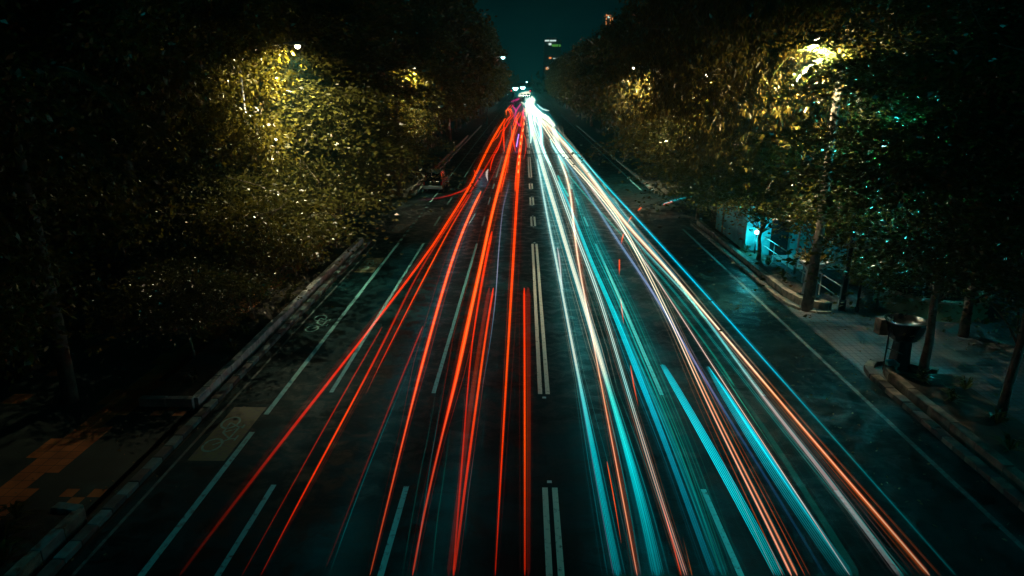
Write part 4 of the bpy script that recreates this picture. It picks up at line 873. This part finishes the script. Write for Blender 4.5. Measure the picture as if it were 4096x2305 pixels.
trail('faint wide green teal veil right of the fourth lane', 'A1700,520 1860,900 1970,1200 2060,1445; B1440,560 1620,900 1800,1300; D360,560 470,850 640,1250 760,1445', .7, [(0, 10), (.5, 46), (1, 70)], [(0, (0, 40, 38)), (.4, (0, 48, 42)), (1, (0, 26, 24))], [(0, 1, None, .5), (.3, .08, None, .9), (-.3, .08, None, .9)], group=GWH, halo=0)
trail('soft cyan trail between the wide cyan band and the fourth lane', 'B1400,840 1480,1050 1640,1400; D100,90 240,420 330,640 430,900 530,1180 640,1445', .7, [(0, 16), (.5, 34), (1, 50)], [(0, (0, 130, 140)), (.4, (0, 120, 125)), (1, (0, 48, 50))], [(0, 1, None, .45), (-.25, .1, None, 1), (.1, .08, None, 1)], group=GWH, halo=.05)
trail('lavender blue trail crossing the fourth lane diagonally', 'A1640,440 1700,540 1780,650 1850,740 1960,930 2070,1100 2180,1290 2300,1445; B1600,400 1740,590 1850,780 2000,1020 2150,1260; D520,220 700,500 900,800 1100,1130 1280,1445', .7, [(0, 8), (.35, 12), (.6, 12), (1, 16)], [(0, (60, 120, 140)), (.3, LAV), (.5, (90, 100, 150)), (.65, (20, 55, 90)), (1, (0, 26, 36))], group=GWH, halo=.1)
trail('twin orange and cream trails sweeping to the lower right', 'A1400,60 1500,210 1560,300 1620,400 1700,500 1800,590 1900,700 2000,820 2110,930 2190,1050 2260,1180 2330,1300 2400,1445; B1650,310 1740,480 1820,640 1920,860 2020,1060 2110,1250; D470,210 590,450 720,720 850,960 960,1180 1085,1445', .7, [(0, 15), (.3, 15), (.45, 14), (.6, 20), (1, 34)], [(0, CRM), (.42, CRM), (.52, (240, 170, 120)), (.6, (238, 115, 40)), (1, (215, 85, 10))], [(-.28, .36, None, .85), (.28, .36, None, .75), (-.28, .13, (255, 235, 205), .8), (.28, .1, (255, 215, 170), .6), (-.1, .9, (90, 34, 5), .2)], group=GWH, hcol=(0, 150, 150), halo=.12)
trail('outer orange edged cream trail reaching the lower right corner', 'A1440,80 1560,190 1660,320 1760,440 1870,580 1980,730 2090,890 2200,1040 2330,1200 2450,1330; B1770,260 1880,380 2000,520 2120,650 2280,850 2420,1010; D880,190 1060,410 1240,620 1430,840 1600,1040 1780,1240 1950,1445', .7, [(0, 17), (.25, 16), (.4, 12), (.6, 14), (1, 26)], [(0, CRM), (.42, CRM), (.52, (245, 190, 145)), (.6, (235, 120, 40)), (.8, (200, 85, 12)), (1, (120, 48, 6))], [(0, .8, None, .75), (.05, .22, (255, 235, 200), .9), (-.4, .3, (160, 70, 8), .45)], group=GWH, hcol=(170, 70, 5), halo=.08)
trail('outermost thin cyan trail on the far right of the road', 'A1560,170 1660,275 1790,412 1900,545 2030,690 2150,822 2300,985 2450,1130; B1860,200 2020,360 2200,570 2400,780; D1000,180 1250,470 1500,750 1780,1050 2120,1445', .7, [(0, 5), (.3, 7), (.6, 7), (1, 8)], [(0, (60, 210, 205)), (.2, (0, 195, 225)), (.5, (0, 180, 205)), (.65, (0, 110, 112)), (1, (0, 50, 50))], group=GWH, halo=.12)
trail('fine rosy white trail inside the right cyan striped band', 'A1880,700 1990,850 2090,1000 2240,1180; B1560,150 1700,360 1840,560 2000,800 2200,1130; D500,0 640,230 800,470 960,700 1100,930 1250,1150 1440,1445', .7, [(0, 5), (.5, 4.5), (1, 4)], [(0, (205, 170, 165)), (.5, (235, 200, 180)), (.8, (220, 170, 150)), (1, (150, 120, 115))], group=GWH, halo=.1)
trail('thick pinkish grey trail left of the outer orange one', 'A2100,950 2200,1090 2330,1240 2440,1380; B1770,330 1900,470 2100,660 2280,860 2430,1060; D650,0 800,200 960,400 1150,630 1330,860 1500,1090 1760,1445', .7, [(0, 7), (.4, 9), (.55, 14), (1, 26)], [(0, (40, 150, 150)), (.35, (80, 190, 195)), (.5, (200, 180, 175)), (.8, (150, 125, 125)), (1, (70, 62, 62))], [(0, 1, None, .8), (.5, .12, (0, 170, 165), .7)], group=GWH, halo=.08)
trail('cyan trail hugging the outer cream trail on its right', 'A1640,290 1760,420 1900,600 2050,790 2180,940 2330,1130; B1740,190 1900,380 2060,560', .7, [(0, 8), (.5, 14), (1, 8)], [(0, (60, 200, 195)), (.5, (0, 150, 160)), (1, (0, 90, 110))], [(0, 1, None, .55), (.3, .14, None, .9), (-.3, .12, None, .9)], group=GWH, halo=.08)
trail('teal trail under the crossing of the orange and cream trails', 'A1680,320 1740,440 1830,600 1950,780 2060,930 2160,1060; B1500,120 1640,260 1800,430 1950,600 2100,780 2260,990 2440,1240; D880,330 1100,640 1300,880 1600,1230 1800,1445', .7, [(0, 6), (.4, 7), (1, 22)], [(0, (0, 165, 160)), (.5, (0, 115, 108)), (1, (0, 50, 46))], [(-.3, .5, None, .8), (.5, .3, None, .9)], group=GWH, halo=.06)
trail('green teal trail left of the teal trail under the crossing', 'A1690,620 1800,750 1920,900 2040,1060 2150,1200; B1480,60 1620,260 1760,450 1920,660 2100,900 2330,1230 2480,1445; D640,110 700,230', .7, [(0, 4), (.5, 8), (1, 10)], [(0, (0, 150, 140)), (.5, (0, 95, 84)), (1, (0, 110, 90))], group=GWH, halo=.06)
trail('left cyan striped band of many fine parallel lines', 'D240,95 270,140 400,370 560,650 700,900 860,1200 990,1445', .9, [(0, 22), (.1, 32), (.5, 44), (1, 52)], [(0, (0, 175, 190)), (.3, (0, 205, 220)), (.6, (0, 185, 195)), (1, (0, 110, 112))], [(-.5 + (i + .5) / 6, .085, None, 1.6 - .12 * i) for i in range(6)] + [(0, 1, None, .22)], group='cyan striped bands', halo=0)
trail('right cyan striped band of many fine parallel lines', 'D530,108 570,170 700,380 900,700 1100,1000 1300,1280 1420,1445', .9, [(0, 16), (.1, 40), (.5, 66), (1, 80)], [(0, (0, 175, 190)), (.3, (0, 200, 220)), (.6, (0, 130, 140)), (1, (0, 62, 64))], [(-.5 + (i + .5) / 8, .05, None, .7 + .1 * i) for i in range(6)] + [(.26, .3, None, .9), (.2, .05, None, 1.2), (0, 1, None, .14)], group='cyan striped bands', halo=0)
trail('dark green veil along the right side of the right striped band', 'D600,100 730,240 900,500 1150,900 1490,1445', .7, [(0, 8), (.4, 30), (1, 46)], [(0, (0, 40, 34)), (.4, (0, 56, 46)), (1, (0, 34, 30))], group=GWH, halo=0)
trail('thin mint line over the dark green veil', 'D560,60 640,170 760,350 900,560 1000,710', .7, 2.4, [(0, (0, 90, 80)), (.4, (40, 190, 150)), (1, (0, 60, 50))], group=GWH, halo=.05)
trail('faint rust line right of the thick cream trail', 'B1240,700 1310,1000 1390,1330; C1450,300 1560,680 1660,1000', .7, 2.2, [(0, (60, 24, 10)), (.5, (110, 50, 25)), (1, (30, 14, 6))], halo=0, group=GWH)
trail('orange red trail bottom centre right beside the weaving trail', 'D225,940 270,1100 310,1250 360,1445', .7, 4.5, [(0, (120, 25, 0)), (.4, (235, 70, 5)), (1, (210, 55, 0))], group=GWH)
trail('thin orange trail at the bottom right of the twin cream core', 'D370,1200 400,1320 430,1445', .7, 2.5, [(0, (60, 30, 10)), (1, (190, 95, 20))], group=GWH)
# far white mass
for i, (pth, wpx) in enumerate((('T1175,665 1260,635 1370,610', 17), ('T1460,690 1440,800 1400,900 1440,1000 1560,1100 1680,1260', 16), ('T1400,720 1380,850 1450,960 1560,1060 1700,1150 1850,1250 2020,1440', 15), ('T1190,830 1290,890 1400,960 1500,1040 1640,1130 1760,1200', 7), ('T1350,720 1340,900 1320,1060 1325,1200', 8), ('T1500,700 1510,780 1470,900 1560,1010 1700,1110', 12), ('T1420,980 1420,1100 1440,1250 1470,1440', 9), ('T1500,1010 1520,1150 1520,1290 1560,1440', 8), ('T1560,1040 1620,1150 1700,1290 1830,1440', 12), ('T1800,1150 1900,1250 2020,1390 2060,1440', 10), ('T1450,1000 1500,1120 1570,1300 1630,1440', 7))):
    lb = ['topmost broad', 'leftmost upper', 'long outer', 'thin crossing', 'short blunt', 'rounded upper', 'lower left', 'lower middle', 'lower right', 'outer lower', 'narrow inner'][i] + ' cream glare streak of headlights near the far junction'
    trail(lb, pth, .7, wpx, CRM, [(0, 1, None, 1.5), (0, .6, None, .8)] if i in (0, 1, 2, 5) else None, group='cream headlight glare at the far junction', hcol=(0, 160, 165), halo=.2)
trail('cream headlight pair trail weaving from the far junction into the middle lane', 'T1600,1170 1640,1250 1690,1440; A1420,200 1430,330 1460,430 1520,540', .7, 6, CRM, group=GWH, hcol=CY, halo=.34)
trail('cream trail dropping from the junction to the lane of the long cream trail', 'A1385,30 1400,120 1420,220 1412,320', .7, 7, CRM, group=GWH, hcol=CY, halo=.34)
trail('cream headlight trail with a blunt start in the fourth lane', 'A1510,270 1540,340 1590,420 1650,510 1700,610', .7, [(0, 6), (1, 6)], [(0, CRM), (.6, (150, 210, 200)), (1, TEAL)], group=GWH, hcol=CY, halo=.34)
trail('broad grey white trail down to the blue lavender one', 'A1540,130 1570,260 1600,360 1650,430 1700,480', .7, [(0, 16), (.7, 15), (1, 12)], [(0, CRM), (.8, (170, 185, 180)), (1, (120, 150, 150))], group=GWH, hcol=CY, halo=.15)
trail('curved white trail turning off right beyond the junction', 'T1600,880 1660,950 1740,1010 1830,1040 1915,1050', .7, [(0, 4), (.6, 5), (1, 4)], [(0, (200, 220, 215)), (1, (230, 170, 130))], group=GWH, hcol=CY, halo=.34)
# orange indicator flashes
for pth, wpx, lb in (('A2424,962 2408,975 2392,990', 6, 'topmost and smallest orange flash right of the outer cyan trail'), ('A2328,1050 2310,1080 2290,1115', 5.5, 'orange flash touching the crossing of the cream trails'), ('A2248,1228 2236,1275 2226,1325', 6, 'orange flash left of the crossing of the cream trails'), ('B1453,350 1453,430 1451,505', 6, 'upright orange flash alone in the open fourth lane'), ('B1466,738 1478,850 1496,1000', 6, 'leaning orange flash over the green teal trails'), ('D35,100 55,220 85,360', 6, 'orange flash under the wide cyan band'), ('C1326,715 1370,950 1418,1240', 4.5, 'long thin orange flash left of the orange rimmed trail')):
    trail(lb, pth, .8, [(0, wpx), (.5, wpx), (1, wpx * .4)], [(0, (245, 90, 20)), (.5, (240, 80, 10)), (1, (150, 45, 5))], group=GBL, halo=.08)
trail('short cyan trail of a vehicle leaving the right side street', 'P2640,820 2685,805 2745,790', .8, [(0, 8), (1, 5)], (0, 150, 155), group='side street trails'); trail('short orange trail under the cyan one at the right side street', 'P2655,818 2690,806', .6, 5, (225, 75, 20), group='side street trails')

# added strip lights without lamp bodies, for headlight glow low over the lanes
def wash(x0, y0, x1, y1, wd, e_, col, nm='headlight_fill'):
    ld = bpy.data.lights.new(nm, 'AREA'); ld.shape = 'RECTANGLE'; L = math.hypot(x1 - x0, y1 - y0); ld.size = wd; ld.size_y = L; ld.energy = e_ * L * wd; ld.color = col
    lo = bpy.data.objects.new(nm, ld); SC.collection.objects.link(lo); lo.location = ((x0 + x1) / 2, (y0 + y1) / 2, .75); lo.rotation_euler.z = -math.atan2(x1 - x0, y1 - y0)
TL = (.0, .88, .9)
wash(2.3, 22, 2.0, 120, .3, 17, TL); wash(4.9, 20, 4.6, 90, .3, 12, TL); wash(2.6, 10, 2.4, 22, .3, 7, TL); wash(4.6, 10, 4.8, 20, .3, 4, TL)
wash(8.0, 20, 7.8, 80, .3, 1.2, TL); wash(3, 120, 2, 330, .5, 12, (.3, .9, .9)); wash(6.5, 9, 6.5, 20, .3, 1, TL)
wash(-1.4, 22, -1.6, 70, .25, 3.5, (.05, .6, .65)); wash(-4.0, 20, -4.4, 70, .25, 7.0, (.0, .7, .85)); wash(-3.0, 70, -2, 250, .3, 4.0, (.6, .35, .3)); wash(-1.8, 10, -1.6, 22, .25, 5, TL); wash(-4.0, 11, -4.1, 20, .25, 4.5, TL)
wash(-6.6, 14, -6.8, 40, .2, 1.6, TL)

# ================================================================== HAZE
mb = MB(); mb.box(-320, 320, -70, 900, -1.1, 75)
hm = bpy.data.materials.new('haze'); hm.use_nodes = True; n = hm.node_tree; n.nodes.clear()
out = n.nodes.new('ShaderNodeOutputMaterial'); pv = n.nodes.new('ShaderNodeVolumePrincipled')
pv.inputs['Color'].default_value = (.12, .9, .92, 1); pv.inputs['Density'].default_value = .00045; pv.inputs['Anisotropy'].default_value = .3
n.links.new(pv.outputs[0], out.inputs['Volume'])
tag(mb.build('haze', hm), 'thin night haze', 'haze', kind='stuff')
